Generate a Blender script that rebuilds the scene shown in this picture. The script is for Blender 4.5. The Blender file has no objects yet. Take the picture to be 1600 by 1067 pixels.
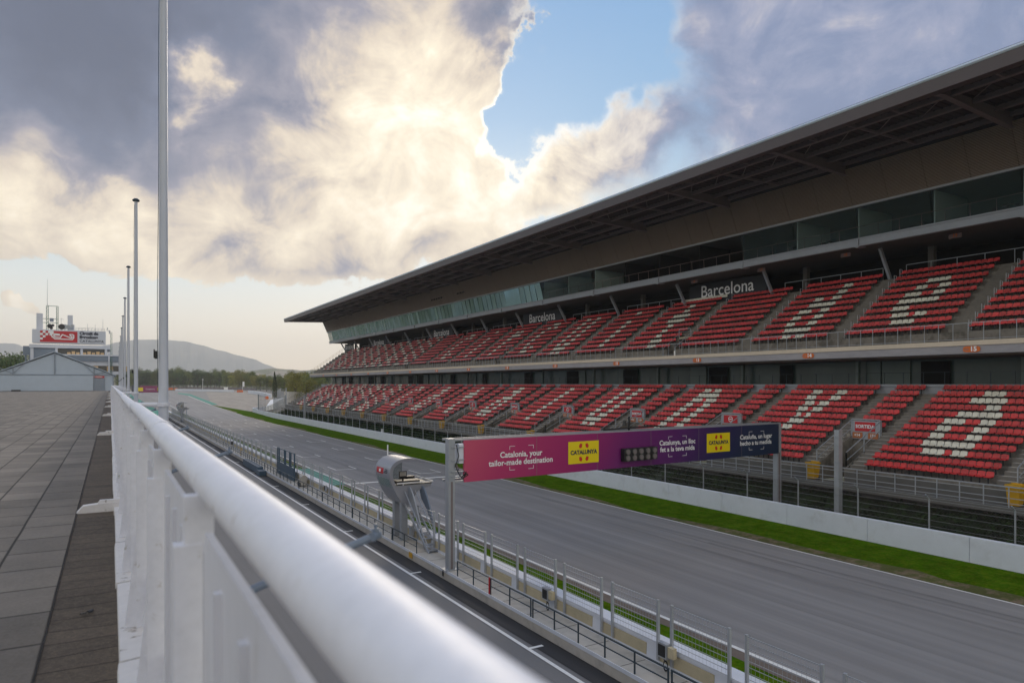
import bpy, math, random
from mathutils import Vector, Matrix
C = bpy.context.scene
col = C.collection
R = random.Random(7)
rad = math.radians

# ---------------------------------------------------------------- camera
YAW = math.atan(628/1067)
cam_d = bpy.data.cameras.new('camera'); cam = bpy.data.objects.new('camera', cam_d); col.objects.link(cam)
cam.location = (0, 0, 10.0); cam.rotation_euler = (rad(90), 0, -YAW)
cam_d.lens = 24; cam_d.sensor_width = 36; cam_d.shift_y = 66.5/1600
cam_d.clip_start = 0.05; cam_d.clip_end = 30000
cam_d.dof.use_dof = True; cam_d.dof.focus_distance = 45; cam_d.dof.aperture_fstop = 2.8
C.camera = cam
C.view_settings.view_transform = 'Standard'; C.view_settings.look = 'None'
C.view_settings.exposure = 0.30; C.view_settings.gamma = 1
C.cycles.volume_bounces = 0; C.cycles.max_bounces = 6; C.cycles.transparent_max_bounces = 24

# ---------------------------------------------------------------- node expression helper
class NT:
    def __init__(s, tree): s.t = tree; s.n = tree.nodes; s.l = tree.links
    def put(s, sock, v):
        if hasattr(v, 'is_linked'): s.l.new(v, sock)
        elif v is not None: sock.default_value = v
    def math(s, op, a, b=None, c=None, clamp=False):
        n = s.n.new('ShaderNodeMath'); n.operation = op; n.use_clamp = clamp
        s.put(n.inputs[0], a)
        if b is not None: s.put(n.inputs[1], b)
        if c is not None: s.put(n.inputs[2], c)
        return n.outputs[0]
    def vec(s, op, a, b=None):
        n = s.n.new('ShaderNodeVectorMath'); n.operation = op; s.put(n.inputs[0], a)
        if b is not None: s.put(n.inputs[1], b)
        return n.outputs['Value'] if op in ('DOT_PRODUCT', 'LENGTH') else n.outputs[0]
    def noise(s, vec, scale, detail=4, rough=.5, dist=0.):
        n = s.n.new('ShaderNodeTexNoise'); s.put(n.inputs['Vector'], vec)
        n.inputs['Scale'].default_value = scale; n.inputs['Detail'].default_value = detail
        n.inputs['Roughness'].default_value = rough; n.inputs['Distortion'].default_value = dist
        return n.outputs['Fac']
    def ramp(s, fac, stops, interp='LINEAR'):
        n = s.n.new('ShaderNodeValToRGB'); cr = n.color_ramp; cr.interpolation = interp
        while len(cr.elements) < len(stops): cr.elements.new(.5)
        for e, (p, c) in zip(cr.elements, stops): e.position = p; e.color = tuple(c)+(1,)
        s.put(n.inputs[0], fac); return n.outputs[0]
    def mix(s, f, a, b, blend='MIX'):
        n = s.n.new('ShaderNodeMix'); n.data_type = 'RGBA'; n.blend_type = blend
        s.put(n.inputs[0], f)
        for k, v in ((6, a), (7, b)): s.put(n.inputs[k], v if hasattr(v, 'is_linked') else tuple(v)+(1,))
        return n.outputs[2]
    def smooth(s, x, a, b):
        n = s.n.new('ShaderNodeMapRange'); n.interpolation_type = 'SMOOTHSTEP'
        s.put(n.inputs[0], x); n.inputs[1].default_value = a; n.inputs[2].default_value = b
        return n.outputs[0]
    def comb(s, x, y, z):
        n = s.n.new('ShaderNodeCombineXYZ')
        for i, v in enumerate((x, y, z)): s.put(n.inputs[i], v)
        return n.outputs[0]
    def sep(s, v):
        n = s.n.new('ShaderNodeSeparateXYZ'); s.put(n.inputs[0], v); return n.outputs
    def scale(s, v, sc):
        n = s.n.new('ShaderNodeVectorMath'); n.operation = 'MULTIPLY'; s.put(n.inputs[0], v); n.inputs[1].default_value = sc
        return n.outputs[0]

# ---------------------------------------------------------------- sky: Nishita with broken cloud (azimuth and elevation in degrees)
SUN_AZ, SUN_EL = 28.0, 23.0
def dirv(az, el): return (math.sin(rad(az))*math.cos(rad(el)), math.cos(rad(az))*math.cos(rad(el)), math.sin(rad(el)))
w = bpy.data.worlds.new('World'); C.world = w; w.use_nodes = True
nt = NT(w.node_tree); nt.n.clear()
out = nt.n.new('ShaderNodeOutputWorld'); bg = nt.n.new('ShaderNodeBackground'); nt.l.new(bg.outputs[0], out.inputs[0])
sky = nt.n.new('ShaderNodeTexSky'); sky.sky_type = 'NISHITA'; sky.sun_disc = False
sky.sun_elevation = rad(16); sky.sun_rotation = rad(SUN_AZ); sky.dust_density = 2.0; sky.air_density = 1.0; sky.ozone_density = 2.0
tc = nt.n.new('ShaderNodeTexCoord'); D = nt.vec('NORMALIZE', tc.outputs['Generated'])
sx, sy, sz = nt.sep(D)[0:3]
def uvdir(u, v):   # a direction on the sky sphere
    a = math.atan((u-800)/1067); return dirv(math.degrees(a+YAW), math.degrees(math.atan((600-v)/1067*math.cos(a))))
def blobs(lst):
    acc = None
    for (u, v, r, wt) in lst:
        dv = uvdir(u, v); rr = r/1150.
        e = nt.math('MULTIPLY', nt.math('EXPONENT', nt.math('MULTIPLY_ADD', nt.vec('DOT_PRODUCT', Dw, dv), 2/rr**2, -2/rr**2)), wt)
        acc = e if acc is None else nt.math('ADD', acc, e)
    return acc
zc = nt.math('ADD', nt.math('MAXIMUM', sz, 0.0), 0.22)
Pp = nt.comb(nt.math('DIVIDE', sx, zc), nt.math('DIVIDE', sy, zc), nt.math('MULTIPLY', sz, 1.5))
def cnoise(v, sc, det=4):
    n = nt.n.new('ShaderNodeTexNoise'); nt.put(n.inputs['Vector'], v); n.inputs['Scale'].default_value = sc
    n.inputs['Detail'].default_value = det; n.inputs['Roughness'].default_value = .55; return n.outputs['Color']
warp = nt.scale(nt.vec('SUBTRACT', cnoise(D, 4.5, 3), (.5, .5, .5)), (.20, .20, .16))
warp2 = nt.scale(nt.vec('SUBTRACT', cnoise(nt.vec('ADD', D, (4, 2, 7)), 14, 8), (.5, .5, .5)), (.13, .13, .12))
Dw = nt.vec('NORMALIZE', nt.vec('ADD', nt.vec('ADD', D, warp), warp2))
Pd = nt.scale(D, (1, 1, 1.35))
N1 = nt.noise(Pd, 4.2, 10, .60, .35)
N2 = nt.noise(nt.vec('ADD', Pd, (7.3, 2.1, 4.4)), 9.5, 10, .60, .5)
N3 = nt.noise(nt.vec('ADD', D, (3.3, 9.1, 1.4)), 9.0, 10, .62, .4)
COVER = [(60, 60, 260, 1.3), (330, 130, 250, 1.1), (600, 110, 200, 1.2), (120, 300, 170, .9), (380, 330, 140, .85), (590, 300, 130, 1.0),
         (760, 50, 60, .8), (770, 130, 45, .8), (690, 220, 70, .6), (520, 385, 70, .35), (500, 20, 220, .5),
         (950, 235, 75, 1.0), (1005, 190, 45, .6), (880, 290, 75, .9), (775, 300, 45, .6), (1110, 290, 80, .35), (990, 75, 14, .7), (815, 25, 12, .6),
         (1240, 120, 150, .75), (1130, 200, 60, .2), (1450, 60, 260, 1.3), (1100, 30, 75, .6), (1650, 150, 300, .9), (600, 415, 60, .35), (530, 405, 40, .35), (640, 400, 40, .4),
         (920, 80, 95, -1.2), (795, 205, 60, -1.1), (160, 15, 26, -.5), (345, 12, 50, -.2), (1070, 255, 50, -.3)]
dens = nt.math('ADD', blobs(COVER), nt.math('MULTIPLY', nt.math('SUBTRACT', N1, .5), 1.2))
dens = nt.math('ADD', dens, nt.math('MULTIPLY', nt.math('SUBTRACT', N2, .5), .8))
behind = nt.smooth(nt.vec('DOT_PRODUCT', D, dirv(30, 15)), .62, .2)          # the rest of the sky is broken cloud too
dens = nt.math('ADD', dens, nt.math('MULTIPLY', behind, .45))
dens = nt.math('MULTIPLY', dens, nt.smooth(nt.math('ADD', sz, nt.math('MULTIPLY', nt.math('SUBTRACT', N2, .5), .13)), .10, .19))
lets = nt.math('ADD', blobs([(-12, 458, 16, 1.), (14, 466, 12, 1.), (36, 474, 8, .9)]), nt.math('MULTIPLY', nt.math('SUBTRACT', N3, .5), .8))
dens = nt.math('MAXIMUM', dens, nt.math('MULTIPLY', lets, .8))
rightw = nt.smooth(nt.vec('DOT_PRODUCT', D, dirv(58, 24)), .86, .96)
mask = nt.mix(rightw, nt.smooth(dens, .34, .50), nt.smooth(dens, .12, 1.05))
LIGHT = [(720, 140, 190, .30), (590, 300, 190, .36), (330, 395, 170, .38), (50, 350, 130, .44), (190, 345, 100, .24), (345, 100, 34, .55), (315, 165, 34, .5), (40, 210, 40, .25),
         (890, 250, 120, .45), (960, 170, 50, .2), (760, 300, 70, .2), (610, 220, 110, .16), (655, 385, 60, .25), (1110, 300, 70, .25), (20, 470, 40, .4), (520, 120, 130, .10), (120, 130, 220, -.22), (220, 60, 120, -.1), (70, 225, 50, -.15), (1040, 240, 50, -.25), (1280, 120, 200, .0), (1330, 80, 260, .12)]
light = nt.math('ADD', blobs(LIGHT), nt.math('MULTIPLY_ADD', behind, .62, .22))
amp = nt.math('MULTIPLY_ADD', nt.smooth(light, .25, .65), .70, nt.math('MULTIPLY_ADD', rightw, .75, .30))
light = nt.math('ADD', light, nt.math('MULTIPLY', nt.math('SUBTRACT', N2, .5), amp))
light = nt.math('ADD', light, nt.math('MULTIPLY', nt.math('SUBTRACT', N3, .5), nt.math('MULTIPLY', amp, .7)))
thin = nt.math('SUBTRACT', 1.0, nt.smooth(dens, .35, .85))
sunny = nt.math('EXPONENT', nt.math('MULTIPLY_ADD', nt.vec('DOT_PRODUCT', D, uvdir(820, 170)), 14., -14.))
light = nt.math('ADD', light, nt.math('MULTIPLY', nt.math('MULTIPLY', thin, sunny), .40))
ccol = nt.ramp(light, [(0, (.10, .12, .18)), (.25, (.150, .176, .255)), (.42, (.29, .285, .345)), (.60, (.66, .57, .47)), (.80, (.90, .79, .62)), (1, (1.10, 1.02, .88))])
bluish = nt.smooth(nt.vec('DOT_PRODUCT', D, dirv(66, 22)), .84, .97)
ccol = nt.mix(bluish, ccol, nt.mix(.4, ccol, (.24, .33, .56)))
skyc = nt.scale(sky.outputs[0], (.05, .05, .055))
hz = nt.ramp(sz, [(0, (1.05, .88, .66)), (.06, (1.0, .90, .73)), (.13, (.76, .80, .77)), (.22, (.46, .61, .71)), (.36, (.22, .42, .65)), (.75, (.10, .26, .58))])
skyc = nt.mix(.90, skyc, hz)
full = nt.mix(mask, skyc, ccol)
nt.put(bg.inputs[0], full); bg.inputs[1].default_value = 1.0

sun_d = bpy.data.lights.new('sun', 'SUN'); sun_d.energy = 1.3; sun_d.angle = rad(18); sun_d.color = (1, .87, .70)
sun = bpy.data.objects.new('sun', sun_d); col.objects.link(sun)
sun.rotation_euler = Vector(dirv(SUN_AZ, SUN_EL)).to_track_quat('Z', 'Y').to_euler()

# ---------------------------------------------------------------- materials
MATS = {}
def mat(name, c, rough=.6, metal=0., var=.12, scale=3., bump=0., spec=.5, stretch=(1, 1, 1), c2=None, thr=None, cell=0.):
    if name in MATS: return MATS[name]
    m = bpy.data.materials.new(name); m.use_nodes = True; MATS[name] = m
    n = NT(m.node_tree); b = n.n['Principled BSDF']
    g = n.n.new('ShaderNodeNewGeometry'); pos = n.scale(g.outputs['Position'], stretch)
    f = n.noise(pos, scale, 6, .6)
    f2 = n.noise(pos, scale*.13, 3, .5)
    s = n.math('ADD', n.math('MULTIPLY', n.math('SUBTRACT', f, .5), var*2.2), n.math('MULTIPLY', n.math('SUBTRACT', f2, .5), var*2))
    s = n.math('ADD', s, 1.)
    if cell:
        wn = n.n.new('ShaderNodeTexWhiteNoise'); n.put(wn.inputs['Vector'], n.vec('FLOOR', n.vec('DIVIDE', pos, (.9, .4725, .4)))); s = n.math('MULTIPLY', s, n.math('MULTIPLY_ADD', wn.outputs['Value'], cell, 1-cell/2))
    base = tuple(c)
    if c2:
        lo, hi = thr or (.45, .65)
        base = n.mix(n.smooth(n.noise(n.vec('ADD', pos, (5, 3, 9)), scale*.5, 7, .65), lo, hi), c, c2)
    colr = n.mix(1., base, n.comb(s, s, s), 'MULTIPLY')
    n.put(b.inputs['Base Color'], colr); b.inputs['Roughness'].default_value = rough; b.inputs['Metallic'].default_value = metal
    b.inputs['Specular IOR Level'].default_value = spec
    if bump:
        bp = n.n.new('ShaderNodeBump'); bp.inputs['Strength'].default_value = bump; bp.inputs['Distance'].default_value = .02
        n.put(bp.inputs['Height'], f); n.put(b.inputs['Normal'], bp.outputs[0])
    return m
def glass_mat(name, c, alpha=.45, rough=.05):
    m = bpy.data.materials.new(name); m.use_nodes = True; n = NT(m.node_tree); b = n.n['Principled BSDF']
    g = n.n.new('ShaderNodeNewGeometry')
    colr = n.mix(n.noise(g.outputs['Position'], .6, 3), c, tuple(x*.7 for x in c))
    n.put(b.inputs['Base Color'], colr); b.inputs['Roughness'].default_value = rough; b.inputs['Alpha'].default_value = alpha
    return m
M_white = mat('white_paint', (.66, .67, .73), .5, var=.10, scale=22, bump=.12, c2=(.40, .38, .35), thr=(.58, .80), stretch=(1, 1, .22))
M_rail = mat('rail_paint', (.72, .73, .79), .52, var=.10, scale=30, bump=.10, c2=(.46, .43, .40), thr=(.62, .72), spec=.4)
M_coping = mat('peeling_paint', (.72, .70, .70), .7, var=.1, scale=14, bump=.3, c2=(.24, .20, .17), thr=(.60, .68))
M_pole = mat('pole_paint', (.50, .53, .60), .4, var=.08, scale=4)
M_wall = mat('barrier_paint', (.64, .67, .74), .6, var=.06, scale=1.5, c2=(.52, .54, .58), thr=(.5, .8))
M_conc = mat('concrete', (.205, .185, .16), .85, var=.22, scale=2.2, bump=.2, c2=(.10, .09, .075), thr=(.42, .68))  # blotchy terrace rows, base colour darkened to hold the shade under the seats
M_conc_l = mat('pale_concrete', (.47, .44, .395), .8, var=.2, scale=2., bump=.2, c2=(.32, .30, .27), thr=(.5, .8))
M_conc_d = mat('dark_concrete', (.13, .125, .115), .85, var=.2, scale=1.2)
M_cream = mat('cream_ledge', (.62, .53, .42), .8, var=.12, scale=2.)
M_fascia = mat('fascia_concrete', (.32, .31, .33), .8, var=.2, scale=1.2, stretch=(1, 1, 3))
M_ochre = mat('ochre_concrete', (.46, .40, .27), .85, var=.18, scale=3)
M_edgeb = mat('roof_edge_brown', (.075, .058, .060), .5, var=.08)
M_arm = mat('arm_blue_grey', (.17, .21, .27), .5, var=.08)
M_roof = mat('roof_edge_metal', (.58, .64, .68), .35, .3, var=.06)
M_roofu = mat('roof_brown_steel', (.24, .17, .165), .6, var=.12, scale=1)
M_beam = mat('roof_beam_steel', (.18, .15, .152), .55, var=.1, scale=1)
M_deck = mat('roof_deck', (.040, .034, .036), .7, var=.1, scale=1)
M_louv = mat('louvre_brown', (.40, .32, .26), .6, var=.1, scale=.7)
M_steel = mat('grey_steel', (.34, .36, .39), .45, .3, var=.1, scale=2)
M_galv = mat('galvanised_steel', (.40, .42, .45), .45, .4, var=.12, scale=5)
M_slab = mat('slab_steel', (.36, .38, .42), .5, .1, var=.1, scale=2)
M_dark = mat('dark_interior', (.012, .013, .014), .9, var=.2)
M_darkrail = mat('dark_teal_rail', (.035, .055, .07), .5, .2)
M_black = mat('black_plastic', (.015, .015, .016), .45)
M_teal = mat('teal_partition', (.46, .60, .57), .4, var=.1, scale=.8)
M_teald = mat('teal_dark_glass', (.075, .115, .11), .25, var=.3, scale=.5)
M_red = mat('red_seat_plastic', (.52, .030, .032), .42, var=.22, scale=1.7, cell=.5, c2=(.48, .035, .035), thr=(.5, .8))
M_seatw = mat('white_seat_plastic', (.66, .63, .53), .45, var=.12, scale=1.7, cell=.22)
M_seatleg = mat('seat_bracket_black', (.02, .02, .022), .6)
M_yellow = mat('yellow_plastic', (.58, .32, .012), .45)
M_orange = mat('orange_sign', (.62, .14, .02), .5, var=.1)
M_numplate = mat('number_plate_brown', (.42, .14, .05), .5)
M_signred = mat('sign_red', (.50, .012, .02), .45, var=.04)
M_letter = mat('white_lettering', (.82, .82, .82), .5, var=.02)
M_lettd = mat('dark_lettering', (.03, .035, .06), .5, var=.02)
M_yelp = mat('yellow_print', (.80, .62, .0), .5, var=.02)
M_redp = mat('red_print', (.55, .02, .01), .5, var=.02)
M_navyb = mat('dark_banner', (.012, .016, .024), .6, var=.1)
M_grass = mat('verge_grass', (.050, .115, .004), .95, var=.55, scale=7, bump=.8, c2=(.085, .13, .008), thr=(.42, .62), spec=.0)
M_grassd = mat('worn_grass', (.10, .105, .035), .95, var=.35, scale=3, c2=(.20, .15, .10), thr=(.45, .6), spec=.15)
M_dirt = mat('verge_dirt', (.15, .12, .10), .95, var=.25, scale=3)
M_ground = mat('ground_soil', (.11, .12, .07), .95, var=.25, scale=.05, c2=(.07, .09, .04), thr=(.4, .6))
M_gravel = mat('gravel', (.33, .29, .25), .95, var=.12, scale=.6, bump=.2, c2=(.27, .24, .21), thr=(.45, .6), stretch=(1, .3, 1))
M_green = mat('green_runoff_paint', (.03, .25, .19), .8, var=.1)
M_mark = mat('road_marking', (.78, .77, .75), .7, var=.16, scale=6)
M_markw = mat('worn_marking', (.36, .36, .37), .8, var=.3, scale=6)
M_blueg = mat('blue_grey_gate', (.045, .085, .13), .5)
M_tent = mat('tent_fabric', (.44, .51, .60), .6, var=.07, scale=.8)
M_tframe = mat('tent_frame', (.24, .28, .34), .5)
M_tower = mat('tower_paint', (.60, .62, .68), .6, var=.05)
M_towerg = mat('tower_grey', (.20, .24, .30), .6)
M_tealm = mat('teal_mid_panel', (.13, .18, .17), .35, var=.15, scale=.8)
M_window = mat('window_glass', (.03, .035, .04), .08, var=.1)
M_blind = mat('window_blind', (.62, .42, .22), .6, var=.3, scale=.8)
M_lattice = mat('mast_green', (.12, .22, .18), .5)
M_bark = mat('bark', (.09, .07, .05), .9, var=.2)
M_orangeb = mat('orange_barrier', (.75, .16, .03), .6)
M_pod = mat('pod_shell', (.30, .31, .35), .35, .25, var=.05, scale=2)
M_podin = mat('pod_inside', (.30, .31, .34), .6)
M_glass = glass_mat('pod_glass', (.35, .5, .48), .35)
M_vip = glass_mat('vip_glass', (.05, .10, .095), .22)
M_vipr = glass_mat('vip_glass_reflective', (.42, .64, .60), .88, .12)
M_vipr.node_tree.nodes['Principled BSDF'].inputs['Metallic'].default_value = .55
M_clear = glass_mat('end_glass', (.45, .62, .52), .35)

def asphalt(name, c, streak=.16, seams=False):
    m = bpy.data.materials.new(name); m.use_nodes = True; n = NT(m.node_tree); b = n.n['Principled BSDF']
    g = n.n.new('ShaderNodeNewGeometry'); P = g.outputs['Position']
    fine = n.noise(P, 26, 4, .7); big = n.noise(P, .12, 4, .5)
    st = n.noise(n.scale(P, (1.1, .014, 0)), 1.0, 5, .6, .3); st2 = n.noise(n.scale(P, (3.6, .03, 0)), 1.3, 3, .5, .2)
    dark = n.smooth(st2, .60, .76)
    s = n.math('ADD', 1., n.math('MULTIPLY', n.math('SUBTRACT', fine, .5), .55))
    s = n.math('ADD', s, n.math('MULTIPLY', n.math('SUBTRACT', st, .5), streak*3))
    s = n.math('ADD', s, n.math('MULTIPLY', n.math('SUBTRACT', big, .5), .35))
    s = n.math('SUBTRACT', s, n.math('MULTIPLY', dark, .26))
    n.put(b.inputs['Base Color'], n.mix(1., c, n.comb(s, s, s), 'MULTIPLY'))
    b.inputs['Roughness'].default_value = .82; b.inputs['Specular IOR Level'].default_value = .35
    bp = n.n.new('ShaderNodeBump'); bp.inputs['Strength'].default_value = .4; bp.inputs['Distance'].default_value = .01
    n.put(bp.inputs['Height'], fine); n.put(b.inputs['Normal'], bp.outputs[0])
    return m
M_track = asphalt('track_asphalt', (.255, .245, .243), .30)
M_pit = asphalt('pit_lane_asphalt', (.185, .18, .18), .14)
M_edge = asphalt('dark_asphalt_edge', (.042, .041, .043), .1)

def tiles(name, c, w_, l_, off, gap=.006, var=.35, bump=.3, wob=.012, mott=0.):
    m = bpy.data.materials.new(name); m.use_nodes = True; n = NT(m.node_tree); b = n.n['Principled BSDF']
    g = n.n.new('ShaderNodeNewGeometry'); P = g.outputs['Position']
    x, y, z = n.sep(n.vec('ADD', P, n.scale(n.vec('SUBTRACT', cn(n, P, 1.2), (.5, .5, .5)), (wob, wob*(6 if mott else 1), 0))))[0:3]
    u = n.math('DIVIDE', n.math('ADD', x, off), w_); iu = n.math('FLOOR', u)
    sh = n.math('MULTIPLY', n.math('FRACT', n.math('MULTIPLY', n.math('SINE', n.math('MULTIPLY', iu, 12.9898)), 43758.5)), 1.)
    v = n.math('ADD', n.math('DIVIDE', y, l_), sh); iv = n.math('FLOOR', v)
    def edge(t, s): return n.math('MULTIPLY', n.math('SUBTRACT', .5, n.math('ABSOLUTE', n.math('SUBTRACT', n.math('FRACT', t), .5))), s)
    jo = n.math('SUBTRACT', 1., n.smooth(n.math('MINIMUM', edge(u, w_), edge(v, l_)), gap*.5, gap*1.5))
    h = n.math('FRACT', n.math('MULTIPLY', n.math('SINE', n.math('ADD', n.math('MULTIPLY', iu, 78.233), n.math('MULTIPLY', iv, 37.719))), 9631.7))
    s = n.math('ADD', n.math('ADD', .82, n.math('MULTIPLY', h, var)), n.math('MULTIPLY', n.math('SUBTRACT', n.noise(P, 40, 5, .7), .5), .8))
    s = n.math('ADD', s, n.math('MULTIPLY', n.math('SUBTRACT', n.noise(P, 1.3, 5, .6), .5), .9))
    if mott:
        s = n.math('ADD', s, n.math('MULTIPLY', n.math('SUBTRACT', n.noise(P, 22, 5, .75), .5), mott)); s = n.math('ADD', s, n.math('MULTIPLY', n.smooth(n.noise(P, 130, 2, .6), .60, .68), .9))
    base = n.mix(1., c, n.comb(s, s, s), 'MULTIPLY')
    n.put(b.inputs['Base Color'], n.mix(jo, base, tuple(k*.16 for k in c)))
    b.inputs['Roughness'].default_value = .8; b.inputs['Specular IOR Level'].default_value = .4
    bp = n.n.new('ShaderNodeBump'); bp.inputs['Strength'].default_value = bump; bp.inputs['Distance'].default_value = .006
    n.put(bp.inputs['Height'], n.math('SUBTRACT', n.noise(P, 60, 4, .7), n.math('MULTIPLY', jo, 2.))); n.put(b.inputs['Normal'], bp.outputs[0])
    return m
def cn(n, v, sc):
    q = n.n.new('ShaderNodeTexNoise'); n.put(q.inputs['Vector'], v); q.inputs['Scale'].default_value = sc; return q.outputs['Color']
M_tile = tiles('grey_paving', (.180, .155, .130), .425, .62, .315+.425*40, .009, .45, .8, .012, .0)
M_brown = tiles('brown_paving', (.105, .080, .058), .50, .225, .42, .0035, .3, 1., .03, 1.6)

def leafmat(name, c, c2):
    m = bpy.data.materials.new(name); m.use_nodes = True; n = NT(m.node_tree); b = n.n['Principled BSDF']
    g = n.n.new('ShaderNodeNewGeometry'); oi = n.n.new('ShaderNodeObjectInfo')
    f = n.smooth(n.noise(g.outputs['Position'], .9, 3), .35, .65)
    base = n.mix(f, c, c2); s = n.math('ADD', .65, n.math('MULTIPLY', oi.outputs['Random'], .7))
    n.put(b.inputs['Base Color'], n.mix(1., base, n.comb(s, s, n.math('MULTIPLY', s, .9)), 'MULTIPLY')); b.inputs['Roughness'].default_value = .7
    b.inputs['Specular IOR Level'].default_value = .2
    return m
L_dark = leafmat('dark_foliage', (.040, .075, .022), (.075, .115, .030))
L_mid = leafmat('olive_foliage', (.085, .125, .030), (.15, .175, .040))
L_yel = leafmat('autumn_foliage', (.17, .18, .035), (.27, .24, .045))
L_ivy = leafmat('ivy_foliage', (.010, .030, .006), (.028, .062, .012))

# ---------------------------------------------------------------- mesh helpers
class MB:
    def __init__(s): s.v = []; s.f = []; s.m = []
    def face(s, pts, mi=0):
        b = len(s.v); s.v += [tuple(p) for p in pts]; s.f.append(tuple(range(b, b+len(pts)))); s.m.append(mi); return s
    def hexa(s, p, mi=0):
        b = len(s.v); s.v += [tuple(q) for q in p]
        for f in ((0, 3, 2, 1), (4, 5, 6, 7), (0, 1, 5, 4), (1, 2, 6, 5), (2, 3, 7, 6), (3, 0, 4, 7)): s.f.append(tuple(b+i for i in f)); s.m.append(mi)
        return s
    def box(s, x0, y0, z0, x1, y1, z1, mi=0):
        return s.hexa([(x0, y0, z0), (x1, y0, z0), (x1, y1, z0), (x0, y1, z0), (x0, y0, z1), (x1, y0, z1), (x1, y1, z1), (x0, y1, z1)], mi)
    def bar(s, a, b, w_, h_, mi=0, up=(0, 0, 1)):
        a = Vector(a); b = Vector(b); d = (b-a).normalized(); u = Vector(up)
        if abs(d.dot(u)) > .98: u = Vector((0, 1, 0))
        r = d.cross(u).normalized(); u = r.cross(d).normalized()
        P = []
        for c in (a, b):
            for (i, j) in ((-1, -1), (1, -1), (1, 1), (-1, 1)): P.append(c+r*(i*w_/2)+u*(j*h_/2))
        return s.hexa(P, mi)
    def tube(s, a, b, r0, r1=None, n=8, mi=0, cap=True):
        r1 = r0 if r1 is None else r1
        a = Vector(a); b = Vector(b); d = (b-a).normalized(); u = Vector((0, 0, 1)) if abs(d.z) < .9 else Vector((0, 1, 0))
        r = d.cross(u).normalized(); u = r.cross(d); B = len(s.v)
        for c, rr in ((a, r0), (b, r1)):
            for k in range(n):
                t = 2*math.pi*k/n; s.v.append(tuple(c+r*(rr*math.cos(t))+u*(rr*math.sin(t))))
        for k in range(n):
            k2 = (k+1) % n; s.f.append((B+k, B+k2, B+n+k2, B+n+k)); s.m.append(mi)
        if cap: s.f.append(tuple(B+n-1-k for k in range(n))); s.m.append(mi); s.f.append(tuple(B+n+k for k in range(n))); s.m.append(mi)
        return s
    def prism(s, poly, plane, a0, a1, mi=0):   # poly in a plane, extruded along the third axis
        def P(p, a): return {'xz': (p[0], a, p[1]), 'yz': (a, p[0], p[1]), 'xy': (p[0], p[1], a)}[plane]
        n = len(poly); B = len(s.v); s.v += [P(p, a0) for p in poly]+[P(p, a1) for p in poly]
        s.f.append(tuple(B+i for i in range(n))); s.f.append(tuple(B+n+i for i in reversed(range(n)))); s.m += [mi, mi]
        for i in range(n):
            j = (i+1) % n; s.f.append((B+j, B+i, B+n+i, B+n+j)); s.m.append(mi)
        return s
    def build(s, name, mats, parent=None, smooth=False, fix=True):
        me = bpy.data.meshes.new(name); me.from_pydata(s.v, [], s.f)
        if not isinstance(mats, (list, tuple)): mats = [mats]
        for m in mats: me.materials.append(m)
        if len(mats) > 1: me.polygons.foreach_set('material_index', s.m)
        if smooth: me.polygons.foreach_set('use_smooth', [True]*len(s.f))
        me.update()
        if fix and len(s.f) < 60000:
            import bmesh
            bm = bmesh.new(); bm.from_mesh(me); bmesh.ops.recalc_face_normals(bm, faces=bm.faces[:]); bm.to_mesh(me); bm.free()
        if smooth:
            try: me.set_sharp_from_angle(angle=rad(40))
            except Exception: pass
        o = bpy.data.objects.new(name, me); col.objects.link(o)
        if parent is not None: put(o, parent)
        return o
def put(o, parent):
    # meshes are written in world coordinates; keep them there under a moved parent
    o.parent = parent
    t = Vector((0, 0, 0)); p = parent
    while p is not None: t += p.location; p = p.parent
    o.location = o.location-t
def empty(name, loc, label, cat, group=None):
    o = bpy.data.objects.new(name, None); col.objects.link(o); o.location = loc; o.empty_display_size = .3
    return tag(o, label, cat, group)
def tag(o, label, cat, group=None):
    o['label'] = label; o['category'] = cat
    if group: o['group'] = group
    return o
def kind(o, k): o['kind'] = k; return o
def copy_tree(o, dy=0, dx=0, dz=0, parent=None):
    c = o.copy(); col.objects.link(c)
    if parent is not None: c.parent = parent
    else: c.location = o.location+Vector((dx, dy, dz))
    for ch in o.children: copy_tree(ch, parent=c)
    return c
def centre(o):
    # move a mesh thing's origin to its base
    vs = [v.co for v in o.data.vertices]
    c = Vector((sum(v.x for v in vs)/len(vs), sum(v.y for v in vs)/len(vs), min(v.z for v in vs)))
    for v in o.data.vertices: v.co -= c
    o.location = o.location+c
    return o
def text(mb, s, size, org, right, up, mi=0, align='CENTER', bold=0., thick=.01, spacing=1., sx_=1.):
    cu = bpy.data.curves.new('t', 'FONT'); cu.body = s; cu.size = size; cu.align_x = align; cu.align_y = 'CENTER'
    cu.offset = bold; cu.space_character = spacing; cu.resolution_u = 3
    o = bpy.data.objects.new('t', cu); col.objects.link(o)
    dg = bpy.context.evaluated_depsgraph_get(); me = bpy.data.meshes.new_from_object(o.evaluated_get(dg))
    r = Vector(right).normalized(); u = Vector(up).normalized(); n = r.cross(u); B = len(mb.v); org = Vector(org)
    for v in me.vertices: mb.v.append(tuple(org+r*(v.co.x*sx_)+u*v.co.y+n*thick))
    for p in me.polygons: mb.f.append(tuple(B+i for i in p.vertices)); mb.m.append(mi)
    bpy.data.objects.remove(o); bpy.data.curves.remove(cu); bpy.data.meshes.remove(me)
    return mb
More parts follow.
